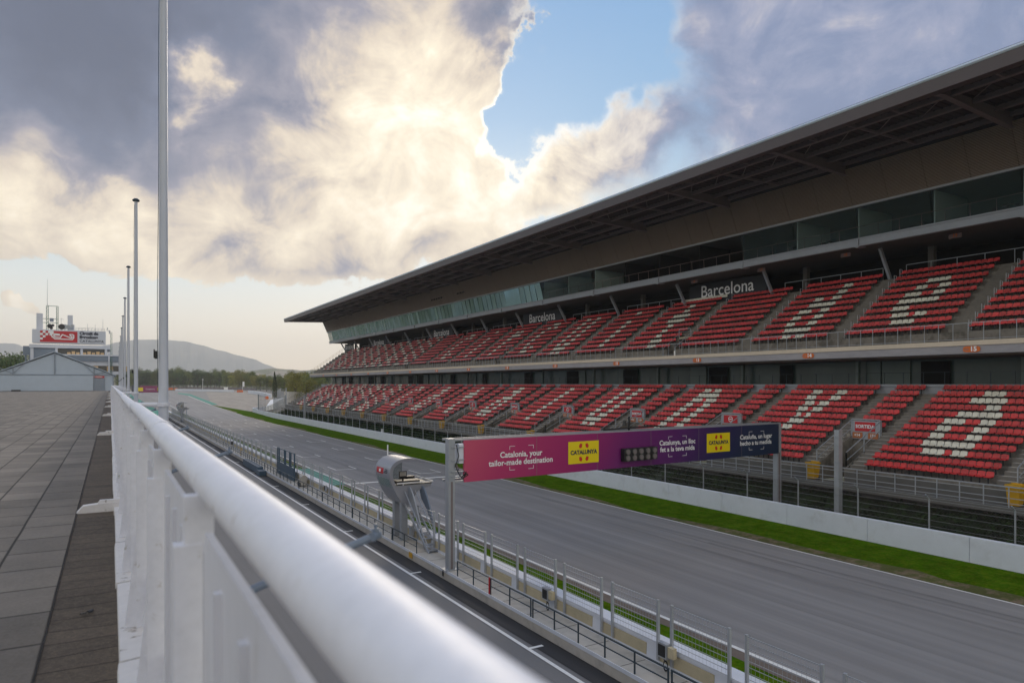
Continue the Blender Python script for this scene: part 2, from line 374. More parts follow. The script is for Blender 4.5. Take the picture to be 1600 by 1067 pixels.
def ribbon(mb, pts, w_, org, right, up, sc, mi=0, off=.01, closed=False):
    r = Vector(right); u = Vector(up); n = r.cross(u); org = Vector(org)
    P = [Vector((p[0]*sc, p[1]*sc)) for p in pts]; N = len(P)
    for i in range(N if closed else N-1):
        a, b = P[i], P[(i+1) % N]; d = (b-a)
        if d.length < 1e-6: continue
        d.normalize(); q = Vector((-d.y, d.x))*w_/2; a2 = a-d*w_*.3; b2 = b+d*w_*.3
        mb.face([org+r*p.x+u*p.y+n*(off+.0007*i) for p in (a2+q, a2-q, b2-q, b2+q)], mi)
    return mb

# ---------------------------------------------------------------- terrain profile
def gz(x, y): return 0. if y < 210 else min(.016*(y-210), 6.3)
K = 1436.7
def at(u, v):   # ground point seen in a direction, used once to read off far-away points
    t = 600.
    for _ in range(60):
        a = (u-800)/1067; sn, cs = math.sin(YAW), math.cos(YAW)
        X = t*(a*cs+sn); Y = t*(cs-a*sn); zz = 10-t*(v-600)/1067
        t += (zz-gz(X, Y))*1067/max(v-600, 4)*.4
        t = max(5, min(t, 900))
    return X, Y, gz(X, Y)
def sheet(name, m, xf, ys, dz=0., nx=1):
    mb = MB()
    rows = []
    for y in ys:
        x0, x1 = xf(y); rows.append([(x0+(x1-x0)*i/nx, y, gz(0, y)+dz) for i in range(nx+1)])
    for a, b in zip(rows, rows[1:]):
        for i in range(nx): mb.face([a[i], a[i+1], b[i+1], b[i]])
    return kind(mb.build(name, m, fix=False), 'structure')
FARY = [-40, 0, 60, 120, 180, 210, 250, 300, 350, 400, 450, 500, 550, 600]
sheet('ground', M_ground, lambda y: (-6500, 6500), [-500]+FARY+[604, 2000, 6600], -.10)
sheet('track_apron', asphalt('apron_asphalt', (.24, .23, .22)), lambda y: (-30 if y > 190 else -1, 35.5 if y < 300 else 35.5+(y-300)*.12), FARY[:13], -.05)
pl = sheet('pit_lane', M_pit, lambda y: (.0, 14.78), FARY[:8], -.03)
rt = sheet('racetrack', M_track, lambda y: (20.35 if y < 330 else 20.35-(y-330)*.05, 35.55 if y < 300 else 35.55+(y-300)*.04), FARY[:13], 0.)
sheet('dark_drain_strip', M_edge, lambda y: (13.95, 14.78), FARY[:7], -.015)
sheet('left_verge', M_grass, lambda y: (16.6, 20.35), FARY[:7], .004)
sheet('left_verge_dirt', M_dirt, lambda y: (19.75+.12*math.sin(y*.7), 20.38), [-20+i*2.5 for i in range(92)], .010)
sheet('grass_verge', M_grass, lambda y: (35.7, 41.7 if y < 246 else 41.7-(y-246)*.105), [-40, 0, 60, 120, 180, 210, 246, 275, 302], .004, 2)
sheet('worn_verge_edge', M_grassd, lambda y: (35.62, 36.3+.55*math.sin(y*.13)+.3*math.sin(y*.41+1)+(.8 if 20 < y < 40 else 0)), [-20+i*1.5 for i in range(205)], .009)
sheet('gravel_trap', M_gravel, lambda y: (37. if y < 302 else 35.55+(y-300)*.10, 47+(y-232)*.75), [244, 275, 302, 350, 400, 450, 500, 555], -.02)

# rubber laid down on the racing line, and a resurfacing seam
tm = MB(); rq = random.Random(31)
for i in range(18):
    y0 = rq.uniform(8, 150); L = rq.uniform(15, 70); x0 = rq.choice((23.2, 24.6, 25.4, 27., 28.3, 30.6, 31.9, 33.1))+rq.uniform(-.5, .5); c = rq.uniform(-.9, .9); w_ = rq.uniform(.10, .26)
    n = 16; P_ = [(x0+c*math.sin(math.pi*j/n*rq.choice((1,)))*(.6)+c*.8*(j/n)**2, y0+L*j/n) for j in range(n+1)]
    for (xa, ya), (xb, yb) in zip(P_, P_[1:]):
        for o_ in ((0, 1.55) if i % 3 == 0 else (0,)): tm.face([(xa+o_, ya, .0045+i*.0001), (xa+o_+w_, ya, .0045+i*.0001), (xb+o_+w_, yb, .0045+i*.0001), (xb+o_, yb, .0045+i*.0001)])
kind(tm.build('tyre_marks', mat('tyre_rubber', (.208, .200, .198), .75, var=.25, scale=2., stretch=(1, .15, 1)), fix=False), 'structure')
# painted lines
mk = MB()
def line(mb, x0, y0, x1, y1, w_, dz=.010):
    n = max(1, int(abs(y1-y0)/25))
    for i in range(n):
        ya = y0+(y1-y0)*i/n; yb = y0+(y1-y0)*(i+1)/n; xa = x0+(x1-x0)*i/n; xb = x0+(x1-x0)*(i+1)/n
        mb.face([(xa-w_/2, ya, gz(0, ya)+dz), (xa+w_/2, ya, gz(0, ya)+dz), (xb+w_/2, yb, gz(0, yb)+dz), (xb-w_/2, yb, gz(0, yb)+dz)])
line(mk, 20.47, -20, 20.47, 330, .22); line(mk, 35.5, -20, 35.5, 302, .15)
line(mk, 35.5, 302, 37.5, 420, .3); line(mk, 13.64, -20, 13.64, 280, .16, -.008)
mk.box(20.6, 67.0, .0, 35.4, 67.5, .011)
for k in range(14): mk.box(13.72, 21.9+11.9*k, -.012, 14.3, 22.05+11.9*k, -.006)
kind(mk.build('track_edge_lines', M_mark, fix=False), 'structure')
gm = MB()
def bracket(x, y, s=1.):
    gm.box(x, y, 0, x+2.55, y+.13, .009*s); gm.box(x, y+.13, 0, x+.13, y+3.6, .009*s); gm.box(x+2.42, y+.13, 0, x+2.55, y+3.0, .009*s)
for k in range(11):
    bracket(29.85, 70.9+16*k); bracket(22.6, 78.9+16*k)
kind(gm.build('grid_slot_markings', M_mark), 'structure')
wm = MB()
for k in range(24):
    y = 73+8*k; x = 26.3+.5*math.sin(k*2.1)
    for q in (0, .55, 1.1): wm.box(x+q, y, 0, x+q+.4, y+.12, .010)
    wm.box(x+.1, y+3.9, 0, x+.7, y+4.0, .010); wm.box(31.5-(k % 3), y+1.5, 0, 32.6-(k % 3), y+1.6, .010)
kind(wm.build('worn_grid_markings', M_markw), 'structure')
gp = MB(); gp.face([(17.6, 67, .02), (20.3, 67, .02), (20.3, 82, .02), (17.6, 82, .02)])
for a, b in (((212, 628), (250, 652)), ((190, 612), (232, 640))):
    pa, pb = at(*a), at(*b)
    gp.face([(pa[0], pa[1], pa[2]+.03), (pa[0]+2.5, pa[1], pa[2]+.03), (pb[0]+2.5, pb[1], pb[2]+.03), (pb[0], pb[1], pb[2]+.03)])
q = [at(*p) for p in ((279, 613.6), (298, 616.2), (340, 632.0), (331, 632.6), (296, 618.4), (277, 615.0))]
gp.face([(a[0], a[1], a[2]+.05) for a in q])
kind(gp.build('green_runoff_strip', M_green, fix=False), 'structure')

# ---------------------------------------------------------------- pit building under the camera
ZT = 8.58
pb = empty('pit_building', (-10, 90, 0), 'long pit building with grey and brown paved roof terrace beside the pit lane', 'building')
MB().box(-24, -14, 0, .16, 205, ZT-.03).build('wall', M_tower, pb)
MB().face([(-24, -14, ZT), (-.315, -14, ZT), (-.315, 205, ZT), (-24, 205, ZT)]).build('grey_paving', M_tile, pb, fix=False)
MB().face([(-.315, -14, ZT-.008), (.045, -14, ZT-.008), (.045, 205, ZT-.008), (-.315, 205, ZT-.008)]).build('brown_paving', M_brown, pb, fix=False)
m = MB(); y = -5.
while y < 200:
    L = 1.6+R.uniform(-.25, .25); L = min(L, 200-y) if y > 190 else L
    dx = R.uniform(-.006, .006); m.prism([(.035+dx, ZT-.005), (.04+dx, ZT+.035), (.17+dx, ZT+.045), (.17+dx, ZT-.005)], 'xz', y, y+L-.03)
    y += L
m.build('coping', M_coping, pb)

# ---------------------------------------------------------------- white terrace railing
rl = empty('terrace_railing', (.2, 0, ZT), 'white painted metal railing along the terrace edge with thick round top tube', 'railing')
m = MB(); segs = [(-2.4, 3.9), (3.9, 8.3)]+[(8.3+6.6*i, 8.3+6.6*(i+1)) for i in range(28)]
for i, (a, b) in enumerate(segs):
    jz = (.0, .004, -.005, .003)[i % 4]; jx = (.0, .004, -.003, .002)[i % 4]
    m.tube((.224+jx, a, 9.758+jz), (.224+jx, b+.02, 9.758+jz), .0495, n=28)
    m.tube((.224+jx, a-.04, 9.758+jz), (.224+jx, a+.10, 9.758+jz), .0525, n=28)
m.build('top_tube', M_rail, rl, smooth=True)
ys = [-.9+1.32*i for i in range(140)]
for i, y in enumerate(ys[:99]):
    m = MB(); w_ = .055
    y = y+.03
    m.box(.128, y, ZT+.04, .19, y+w_, 9.62); m.box(.15, y+.005, 9.6, .215, y+w_-.005, 9.735)
    m.prism([(.128, ZT+.045), (.128, ZT+.55), (.07, ZT+.045)], 'xz', y+.02, y+.03)
    m.box(.128-.012, y+.015, ZT+.30, .128, y+.04, ZT+.33)
    m.build('post', M_rail, rl)
m = MB()
for y in ys[99:]: m.box(.128, y, ZT+.04, .19, y+.055, 9.72)
kind(m.build('distant_posts', M_rail, rl), 'stuff')
for i, y in enumerate(ys[:99]):
    m = MB(); a = y+.122; b = y+1.32-.035; t = .184
    poly = [(a, ZT+.12), (b, ZT+.12), (b, 9.615), (b-.03, 9.655), (a+.03, 9.655), (a, 9.615)]
    m.prism(poly, 'yz', t, t+.014); m.box(t-.001, a+.03, 9.655, t+.0155, b-.03, 9.664)
    for j in range(1, 4): m.box(t-.014, a+(b-a)*j/4-.012, ZT+.14, t, a+(b-a)*j/4+.012, 9.60)
    m.build('panel', M_white, rl)
for i in range(10):
    y = 2.17+3.2*i; m = MB()
    m.tube((.30, y, 9.36), (.75, y, 9.5), .013, n=10); m.tube((.16, y, 9.33), (.32, y, 9.37), .010, n=8)
    m.tube((.738, y-.015, 9.50), (.768, y+.015, 9.50), .015, n=12); m.box(.746, y-.010, 9.495, .764, y+.010, 9.525); m.tube((.755, y, 9.522), (.755, y, 9.54), .006, n=8)
    m.build('clamp_arm', M_arm, rl)
m = MB(); m.prism([(.16, ZT), (.16, ZT+.10), (.196, ZT+.34), (.20, ZT+.34), (.20, ZT)], 'xz', -5, 200); m.build('skirt', M_white, rl)

# ---------------------------------------------------------------- flagpoles
ords = ['nearest and tallest-looking', 'second nearest', 'third nearest', 'fourth nearest', 'fifth nearest', 'sixth nearest', 'seventh nearest', 'eighth nearest', 'ninth nearest', 'farthest']
for i in range(10):
    Y = 9.75+13.3*i; X = .585+.0055*(Y-9.75)
    e = empty('flagpole', (X, Y, 8.4), f'{ords[i]} white flagpole clamped outside the terrace railing', 'flagpole', 'white flagpoles in a row along the terrace')
    m = MB(); m.tube((X, Y, 5.5), (X, Y, 15.4), .069, .042, n=20); m.build('pole', M_pole, e, smooth=True)
    m = MB(); m.tube((X, Y, 15.4), (X, Y, 15.44), .09, .10, n=18); m.tube((X, Y, 15.44), (X, Y, 15.48), .10, .05, n=18); m.build('cap', M_darkrail, e)
    m = MB()
    for q in range(26):
        a = q/26; b = (q+1)/26; f = lambda t: (X-.064+.022*t-.006*math.sin(t*9)-.010*math.sin(t*3.1), Y-.045, 9.9+5.4*t)
        m.bar(f(a), f(b), .007, .007)
    m.build('halyard', M_darkrail, e)
    m = MB(); m.box(X-.10, Y-.02, 10.32, X-.07, Y+.02, 10.42); m.tube((X-.105, Y, 10.33), (X-.105, Y, 10.44), .008); m.build('cleat', M_black, e)
    m = MB(); m.tube((.25, Y, 9.74), (X, Y, 9.74), .028, n=12); m.tube((X, Y, 9.715), (X, Y, 9.765), .078, .078, n=20)
    m.tube((X+.02, Y-.09, 9.74), (X+.02, Y+.09, 9.74), .012); m.build('clamp', M_white, e)
    m = MB(); m.prism([(-.33, ZT-.01), (-.26, ZT+.07), (-.03, ZT+.09), (.13, ZT+.09), (.13, ZT-.01)], 'xz', Y-.85, Y-.73)
    m.prism([(-.12, ZT+.085), (-.10, ZT+.12), (.13, ZT+.12), (.13, ZT+.085)], 'xz', Y-.83, Y-.76); m.build('base_brace', M_coping, e)

# a weed growing out of the coping, a scrap of litter
m = MB()
for k in range(26):
    a = R.uniform(0, 6.3); r = R.uniform(.01, .05); p = Vector((.13, 10.9, ZT+.05)); q = p+Vector((r*math.cos(a), r*math.sin(a), R.uniform(.03, .13)))
    m.face([p, q, q+Vector((.012, .012, .008))])
o = m.build('weed', L_mid, None, fix=False); tag(centre(o), 'tiny green weed growing from the white coping beside the railing', 'plant')
for (x, y, lab) in ((-.13, 5.0, 'small dark scrap of litter on the brown paving strip'), (-.55, 4.6, 'small pale crumpled scrap lying on the grey terrace paving')):
    m = MB()
    for k in range(5):
        a = R.uniform(0, 6.3); p = Vector((x+R.uniform(-.02, .02), y+R.uniform(-.02, .02), ZT+.006)); d = Vector((math.cos(a), math.sin(a), .15))*.03
        m.bar(p, p+d, .012, .006)
    tag(centre(m.build('litter', M_black if x > -.3 else M_coping, None)), lab, 'litter')

# ---------------------------------------------------------------- white marquee at the end of the terrace
TY = 168.; e = empty('marquee_tent', (-10, TY, ZT), 'pale grey marquee tent with a low gabled front at the end of the terrace', 'tent')
xl, xr, xm = -20.0, .55, -9.8; ze, zr = ZT+3.45, ZT+8.0
MB().prism([(xl, ZT), (xr, ZT), (xr, ze-.15), (xl, ze-.15)], 'xz', TY, TY+32).build('side_wall', M_tent, e)
MB().prism([(xl, ze-.15), (xr, ze-.15), (xm, zr-.3)], 'xz', TY+.03, TY+32).build('gable_wall', M_tent, e)
m = MB()
for a, b in (((xl-.5, ze-.25), (xm, zr)), ((xm, zr), (xr+.5, ze-.25))):
    m.hexa([(a[0], TY-.35, a[1]), (b[0], TY-.35, b[1]), (b[0], TY+32, b[1]), (a[0], TY+32, a[1]), (a[0], TY-.35, a[1]+.14), (b[0], TY-.35, b[1]+.14), (b[0], TY+32, b[1]+.14), (a[0], TY+32, a[1]+.14)])
m.build('roof', M_tent, e)
m = MB()
f = lambda p, q, w_=.14: m.bar((p[0], TY-.1, p[1]), (q[0], TY-.1, q[1]), w_, w_, up=(0, 1, 0))
f((xl, ze-.1), (xr, ze-.1), .12); f((xl, ze+.0), (xm, zr-.06)); f((xm, zr-.06), (xr, ze)); f((xm, ze), (xm, zr-.2), .18)
for s in (-1, 1):
    x = xm+s*6.9; f((x, ZT if s > 0 else ze-.2), (x, ze+1.35), .2); f((x+.1*s, ze), (xm+s*5.0, ze+2.2), .1); f((x-.1*s, ze), (xm+s*9.3 if s < 0 else x+3.6, ze+1.3 if s < 0 else ze+.9), .1)
f((xl, ZT), (xl, ze)); f((xr, ZT), (xr, ze), .18); m.build('frame', M_tframe, e)
m = MB(); m.box(xl+1.2, TY-.09, ZT+.1, xl+4.8, TY, ZT+3.0); m.box(xl+4.8, TY-.16, ZT+.05, xm+6.7, TY-.02, ZT+3.15); m.build('front_panel', M_tent, e)
d = MB().box(xr-3.6, TY-.12, ZT, xr-1.5, TY, ZT+2.6).build('door', M_tframe, e)
MB().box(xr-2.5, TY-.20, ZT+1.2, xr-2.3, TY-.13, ZT+1.3).build('handle', M_steel, d)
s_ = MB().box(xr-3.6, TY-.2, ZT+2.72, xr-1.6, TY-.12, ZT+3.12).build('door_sign', M_signred, e)
m = MB(); m.box(xr-3.3, TY-.23, ZT+2.84, xr-1.9, TY-.205, ZT+2.9); m.box(xr-3.1, TY-.23, ZT+2.96, xr-2.1, TY-.205, ZT+3.02); m.build('sign_line', M_letter, s_)
m = MB(); m.box(xl+3.1, TY-1.2, ZT, xl+4.6, TY-.6, ZT+.28); tag(centre(m.build('floor_mat', M_black)), 'low dark ramp on the terrace paving before the marquee', 'ramp')

# ---------------------------------------------------------------- control tower
CY = 214.; e = empty('control_tower', (-9, CY, 0), 'white control tower building rising behind the marquee tent', 'building')
def cx(u, Y=CY):   # X of a point on the front plane
    t = (u-172)/1067*math.cos(YAW); return t*math.cos(YAW)*Y/(1-t*math.sin(YAW))
def cz(v, x, Y=CY): return 10+(600-v)*(Y*math.cos(YAW)+x*math.sin(YAW))/1067
X0, X1 = cx(47), cx(168); zt = cz(539, -9); zs = cz(569, -9)
MB().box(X0+.4, CY+.4, 0, X1-.4, CY+18, zt-.3).build('wall', M_towerg, e)
m = MB(); m.box(X0-.2, CY-.3, zt-.9, X1+.6, CY+18.5, zt); m.box(X0, CY-.1, 4, X0+.7, CY+.6, zt-.9)
for u in (86, 125.5, 163.5): m.box(cx(u), CY-.1, zs-1, cx(u)+.55, CY+.6, zt-.9)
m.build('frame', M_tower, e)
m = MB(); m.box(cx(50), CY+.05, zs-2, cx(86), CY+.3, zt-1.1); m.build('shutter', M_towerg, e)
for a, b, mm in ((89.5, 125, 0), (128.5, 163, 1)):
    xa, xb = cx(a), cx(b); wn = MB().box(xa, CY+.1, zs+.4, xb, CY+.3, zt-1.1).build('window', M_window, e)
    m = MB(); n = 5
    for i in range(n):
        if mm or i > 1: m.box(xa+(xb-xa)*(i+.12)/n, CY+.04, zs+.5, xa+(xb-xa)*(i+.88)/n, CY+.08, zt-1.9+.25*(i % 2))
    m.build('blind', M_blind, wn)
X2, X3 = cx(76), cx(185)+1.2; z2 = cz(554.5, -5)
m = MB(); m.box(X2, CY-3, z2-1.75, X3, CY+2, z2-.35); m.build('balcony_parapet', M_towerg, e)
m = MB(); m.box(X2-.1, CY-3.15, z2-.35, X3+.1, CY+2, z2); m.box(X2+3, CY-2.6, z2-2.9, X3, CY+2, z2-1.75); m.box(X2+6, CY-2.8, z2-5.2, X3, CY+2, z2-4.4); m.box(cx(169), CY-3.3, 4, cx(169)+.35, CY-3, z2+.6); m.build('balcony', M_tower, e)
m = MB(); m.box(X2+6, CY-2.5, z2-4.4, X3-.3, CY+2, z2-2.9); wn = m.build('window', M_window, e)
m = MB()
for i in range(7):
    if i not in (3, 5): m.box(X2+6.2+i*1.7, CY-2.6, z2-4.3, X2+7.6+i*1.7, CY-2.52, z2-3.0)
m.build('blind', M_blind, wn)
# sign board on the tower
sx0, sx1 = cx(50), cx(165); sz0, sz1 = cz(536.5, -9), cz(516, -9)
sg = empty('circuit_sign', ((sx0+sx1)/2, CY-.2, sz0), 'wide white board reading Circuit de Barcelona Catalunya with red circuit logo on the tower', 'sign')
MB().box(sx0, CY-.3, sz0, sx1, CY+3.5, sz1).build('board', M_tower, sg)
H = sz1-sz0; W = sx1-sx0; rx0 = sx0+.105*W; rx1 = sx0+.605*W; rz0 = sz0+.06*H; rz1 = sz1-.10*H
m = MB(); m.box(rx0, CY-.36, rz0, rx1, CY-.31, rz1); m.build('red_panel', M_signred, sg)
m = MB(); q = (rz1-rz0)/5
for i in range(5):
    for j in range(4-(i if i > 0 else 0) if i < 4 else 0):
        pass
for (i, j) in ((0, 1), (0, 3), (1, 0), (1, 2), (2, 1), (3, 0), (2, -1), (0, 4), (1, 3.5)):
    if j < 0 or j > 4: continue
    m.box(rx0+j*q, CY-.40, rz1-(i+1)*q, rx0+min(j+1, 5)*q, CY-.37, rz1-i*q)
pts = [(545, 492), (485, 488), (472, 500), (478, 520), (505, 545), (670, 548), (683, 530), (683, 500), (672, 492), (645, 492), (650, 506), (668, 516), (665, 530), (650, 528), (575, 495), (555, 530), (510, 527), (492, 510), (498, 503), (548, 503)]
sc = (rz1-rz0)/100.
ribbon(m, [(p[0]-578, 520-p[1]) for p in pts], .26, (rx0+.60*(rx1-rx0), CY-.38, (rz0+rz1)/2), (1, 0, 0), (0, 0, 1), sc*.80, closed=True)
m.build('logo', M_letter, sg, fix=False)
m = MB(); tx = sx0+.635*W
text(m, 'Circuit de', H*.30, (tx, CY-.33, sz0+.78*H), (1, 0, 0), (0, 0, 1), align='LEFT', bold=.08)
text(m, 'Barcelona', H*.30, (tx, CY-.33, sz0+.49*H), (1, 0, 0), (0, 0, 1), align='LEFT', bold=.08)
text(m, 'CATALUNYA', H*.27, (tx, CY-.33, sz0+.18*H), (1, 0, 0), (0, 0, 1), align='LEFT', bold=.02)
m.build('lettering', M_lettd, sg, fix=False)
# rooftop equipment
zr2 = sz1
def thing_mesh(name, mb_, m_, label, cat, group=None): return tag(centre(mb_.build(name, m_)), label, cat, group)
m = MB(); a, b = cx(56), cx(65.5); m.box(a, CY+1, zr2, b, CY+3, cz(491, -9)); m.box(a+.1, CY+.9, zr2, a+.25, CY+1.0, cz(495, -9))
thing_mesh('ventilation_shaft', m, M_tower, 'tall pale ventilation shaft at the left end of the tower roof', 'chimney')
m = MB(); a, b = cx(105), cx(113); m.box(a, CY+1, zr2, b, CY+3, cz(492, -9)); m.box(b-.3, CY+.8, zr2, b+.4, CY+2, zr2+1.6)
thing_mesh('ventilation_shaft', m, M_tower, 'pale ventilation shaft right of the lattice mast on the tower roof', 'chimney')
e2 = empty('antenna_mast', (cx(80), CY+1, zr2), 'green lattice mast frame with dishes and a tall thin aerial on the tower roof', 'antenna')
def lattice(m, x0, x1, y0, z0, z1, n, w_=.09):
    for x in (x0, x1):
        for y in (y0, y0+(x1-x0)): m.bar((x, y, z0), (x, y, z1), w_, w_)
    for i in range(n):
        a = z0+(z1-z0)*i/n; b = z0+(z1-z0)*(i+1)/n
        m.bar((x0, y0, a), (x1, y0, b), w_*.6, w_*.6); m.bar((x0, y0, b), (x1, y0, b), w_*.6, w_*.6); m.bar((x0, y0+x1-x0, a), (x1, y0+x1-x0, b), w_*.6, w_*.6)
m = MB(); lt = cz(479, -9)
lattice(m, cx(71.5), cx(74.8), CY+1, zr2, lt, 8); lattice(m, cx(87.5), cx(90.3), CY+1, zr2, lt, 8)
m.bar((cx(71.5), CY+1, lt), (cx(90.3), CY+1, lt), .12, .12); m.bar((cx(66), CY+1, cz(499, -9)), (cx(91), CY+1, cz(499, -9)), .12, .12); m.bar((cx(66), CY+1, cz(505, -9)), (cx(91), CY+1, cz(505, -9)), .12, .12)
m.build('lattice', M_lattice, e2)
m = MB(); m.tube((cx(73), CY+1.3, lt), (cx(73.4), CY+1.3, cz(437, -9)), .06, .02); m.build('aerial', M_steel, e2)
m = MB(); m.box(cx(77), CY+.8, cz(503, -9), cx(83), CY+1.6, cz(498, -9)); m.build('equipment_box', M_towerg, e2)
m = MB()
for (u, v, r) in ((77, 510, .55), (82, 509, .35), (79.5, 513, .4)):
    x = cx(u); z = cz(v, -9); m.tube((x, CY+.5, z), (x, CY+.8, z), r*.4, r, n=14); m.tube((x, CY+.8, z), (x, CY+1.2, z), .1)
m.build('dish', M_black, e2)
e2 = empty('satellite_dishes', (cx(99), CY+.8, zr2), 'cluster of satellite dishes between the lattice mast and the right shaft', 'satellite dish')
for (u, v, r, mm) in ((96, 511, .75, M_black), (101, 511, .7, M_galv), (106, 511, .6, M_galv), (112.5, 509, .4, M_galv)):
    m = MB(); x = cx(u); z = cz(v, -9); m.tube((x, CY+.2, z), (x+.1, CY+.6, z), r, r*.3, n=16); m.tube((x, CY+.6, zr2), (x, CY+.6, z), .07); m.build('dish', mm, e2)
m = MB(); m.bar((cx(95), CY+1, zr2), (cx(95), CY+1, cz(497, -9)), .07, .07); m.bar((cx(93), CY+1, cz(499, -9)), (cx(99), CY+1, cz(499, -9)), .05, .05); m.build('aerial', M_steel, e2)
m = MB(); za = cz(511.5, -9)
m.bar((cx(118), CY+.3, za), (cx(163), CY+.3, za), .06, .06); m.bar((cx(118), CY+.3, zr2+.4), (cx(163), CY+.3, zr2+.4), .06, .06)
for i in range(10): u = 118+5*i; m.bar((cx(u), CY+.3, zr2), (cx(u), CY+.3, za), .06, .06)
thing_mesh('roof_railing', m, M_steel, 'thin metal guard rail on the right half of the tower roof', 'railing')
for u, v, lab in ((136.5, 504, 'short thin rod aerial above the word Circuit on the tower roof'), (148.5, 505, 'shorter rod aerial with small camera near the sign middle'), (160.5, 495, 'tallest thin rod aerial at the right end of the tower roof')):
    m = MB(); m.tube((cx(u), CY+1, zr2), (cx(u), CY+1, cz(v, -9)), .05, .02); thing_mesh('rod_aerial', m, M_steel, lab, 'antenna')
e2 = empty('camera_mast', (cx(174), CY+1, 6), 'green tubular mast with cables standing at the right side of the tower', 'mast')
m = MB(); lattice(m, cx(172.5), cx(174.8), CY-3, 8, cz(520, -2), 12); m.build('lattice', M_lattice, e2)
m = MB(); m.bar((cx(166), CY-3, cz(516.5, -2)), (cx(173), CY-3, cz(519, -2)), .1, .1); m.box(cx(167), CY-3.3, cz(516, -2), cx(168.5), CY-2.7, cz(513, -2)); m.box(cx(170), CY-3.3, cz(522, -2), cx(172), CY-2.7, cz(517, -2)); m.build('camera_arm', M_galv, e2)
e2 = empty('lighting_mast', (cx(40, 230), 230, 0), 'dark floodlight box on a pole left of the tower above the trees', 'floodlight')
xx = cx(40, 230); zz = cz(553, xx, 230)
MB().tube((xx, 230, 0), (xx, 230, zz), .25, .2).tube((xx+.9, 230, 0), (xx+.9, 230, zz), .15, .12).build('pole', M_towerg, e2)
MB().box(xx-.6, 229.6, zz-.3, xx+1.2, 230.4, zz+2.2).build('lamp_head', M_towerg, e2)

# ---------------------------------------------------------------- pit wall walkway
e = empty('pit_wall', (15.8, 30, 0), 'low concrete pit wall and raised walkway between pit lane and track', 'wall')
def ylist(a, b, s): return [a+i*s for i in range(int((b-a)/s)+1)]
MB().box(14.78, -10, 0, 16.05, 275, .48).build('walkway', M_conc_l, e)
MB().prism([(16.0, .48), (16.03, 1.12), (15.985, 1.13), (15.985, 1.24), (16.62, 1.24), (16.62, 0), (16.0, 0)], 'xz', -10, 275).build('wall', M_wall, e)
m = MB(); y = -10.
while y < 270: m.box(15.993, y+.3, .66, 16.05, y+2.78, 1.06); y += 3.08
m.build('panel_inset', M_ochre, e)
m = MB(); m.box(14.76, -10, .36, 14.795, 275, .50)
m.build('kerb_edge', M_wall, e)
m = MB()
for i in range(130): m.box(14.86, -8+2.0*i, .480, 15.95, -7.97+2.0*i, .486)
m.build('slab_joints', M_conc_d, e)
# sections of dark railing along the walkway
for i in range(27):
    a = 9.0+8.0*i-1.3; b = a+7.9
    if b > 30.6 and a < 30.6: b = 30.6
    if 30.6 < a < 35.8: a = 35.8
    m = MB()
    if b-a < 1: continue
    n = max(1, round((b-a)/1.55))
    m.bar((14.86, a, 1.22), (14.86, b, 1.22), .05, .05); m.bar((14.86, a, .86), (14.86, b, .86), .035, .035)
    for j in range(n+1): y = a+.03+(b-a-.06)*j/n; m.bar((14.86, y, .48), (14.86, y, 1.2), .045, .045)
    tag(centre(m.build('walkway_railing', M_darkrail)), 'section of dark two-rail guard railing on the pit wall walkway', 'railing', 'dark railing sections along the pit wall walkway')
m = MB(); m.bar((14.82, 27.2, .5), (14.82, 27.2, 1.25), .06, .06); thing_mesh('marker_post', m, M_signred, 'red marker post on the walkway railing near the gantry', 'post')
m = MB(); m.bar((14.9, 96, .48), (14.9, 96, 1.6), .1, .1); thing_mesh('marker_post', m, M_yellow, 'bright yellow post on the pit wall beside the blue gate', 'post')
m = MB(); m.box(14.74, 36.2, .12, 14.755, 36.7, .42); thing_mesh('kerb_plate', m, M_yellow, 'small yellow plate fixed to the pit wall kerb near the stairs', 'sign')
m = MB(); m.box(14.73, 32.0, .15, 14.755, 32.12, .4); thing_mesh('kerb_plate', m, M_black, 'small black fitting on the pit wall kerb beside the gantry post', 'fitting')
# wire fence panels on the pit wall
def fence_panel(yf, wires=9):
    e = empty('fence_panel', (15.95, yf, .7), 'silver wire fence panel between two posts on the pit wall', 'fence panel', 'wire fence panels along the pit wall')
    yn = yf-2.43
    for y in (yf, yn): MB().box(15.90, y-.045, .70, 15.985, y+.045, 2.73).build('post', M_galv, e)
    m = MB()
    for j in range(wires):
        z = 2.68-j*(1.4/(wires-1)); m.bar((15.94, yn, z), (15.94, yf, z), .016 if j else .03, .016 if j else .03)
    n = 16
    for j in range(1, n): y = yn+(yf-yn)*j/n; m.bar((15.94, y, 1.28), (15.94, y, 2.68), .0045, .0045)
    m.build('wire_mesh', M_galv, e)
    return e
fp = fence_panel(10.55+3.08*12)
for k in range(-1, 72):
    y = 10.55+3.08*k
    if k == 12 or 70 < y < 76: continue
    copy_tree(fp, dy=3.08*(k-12))
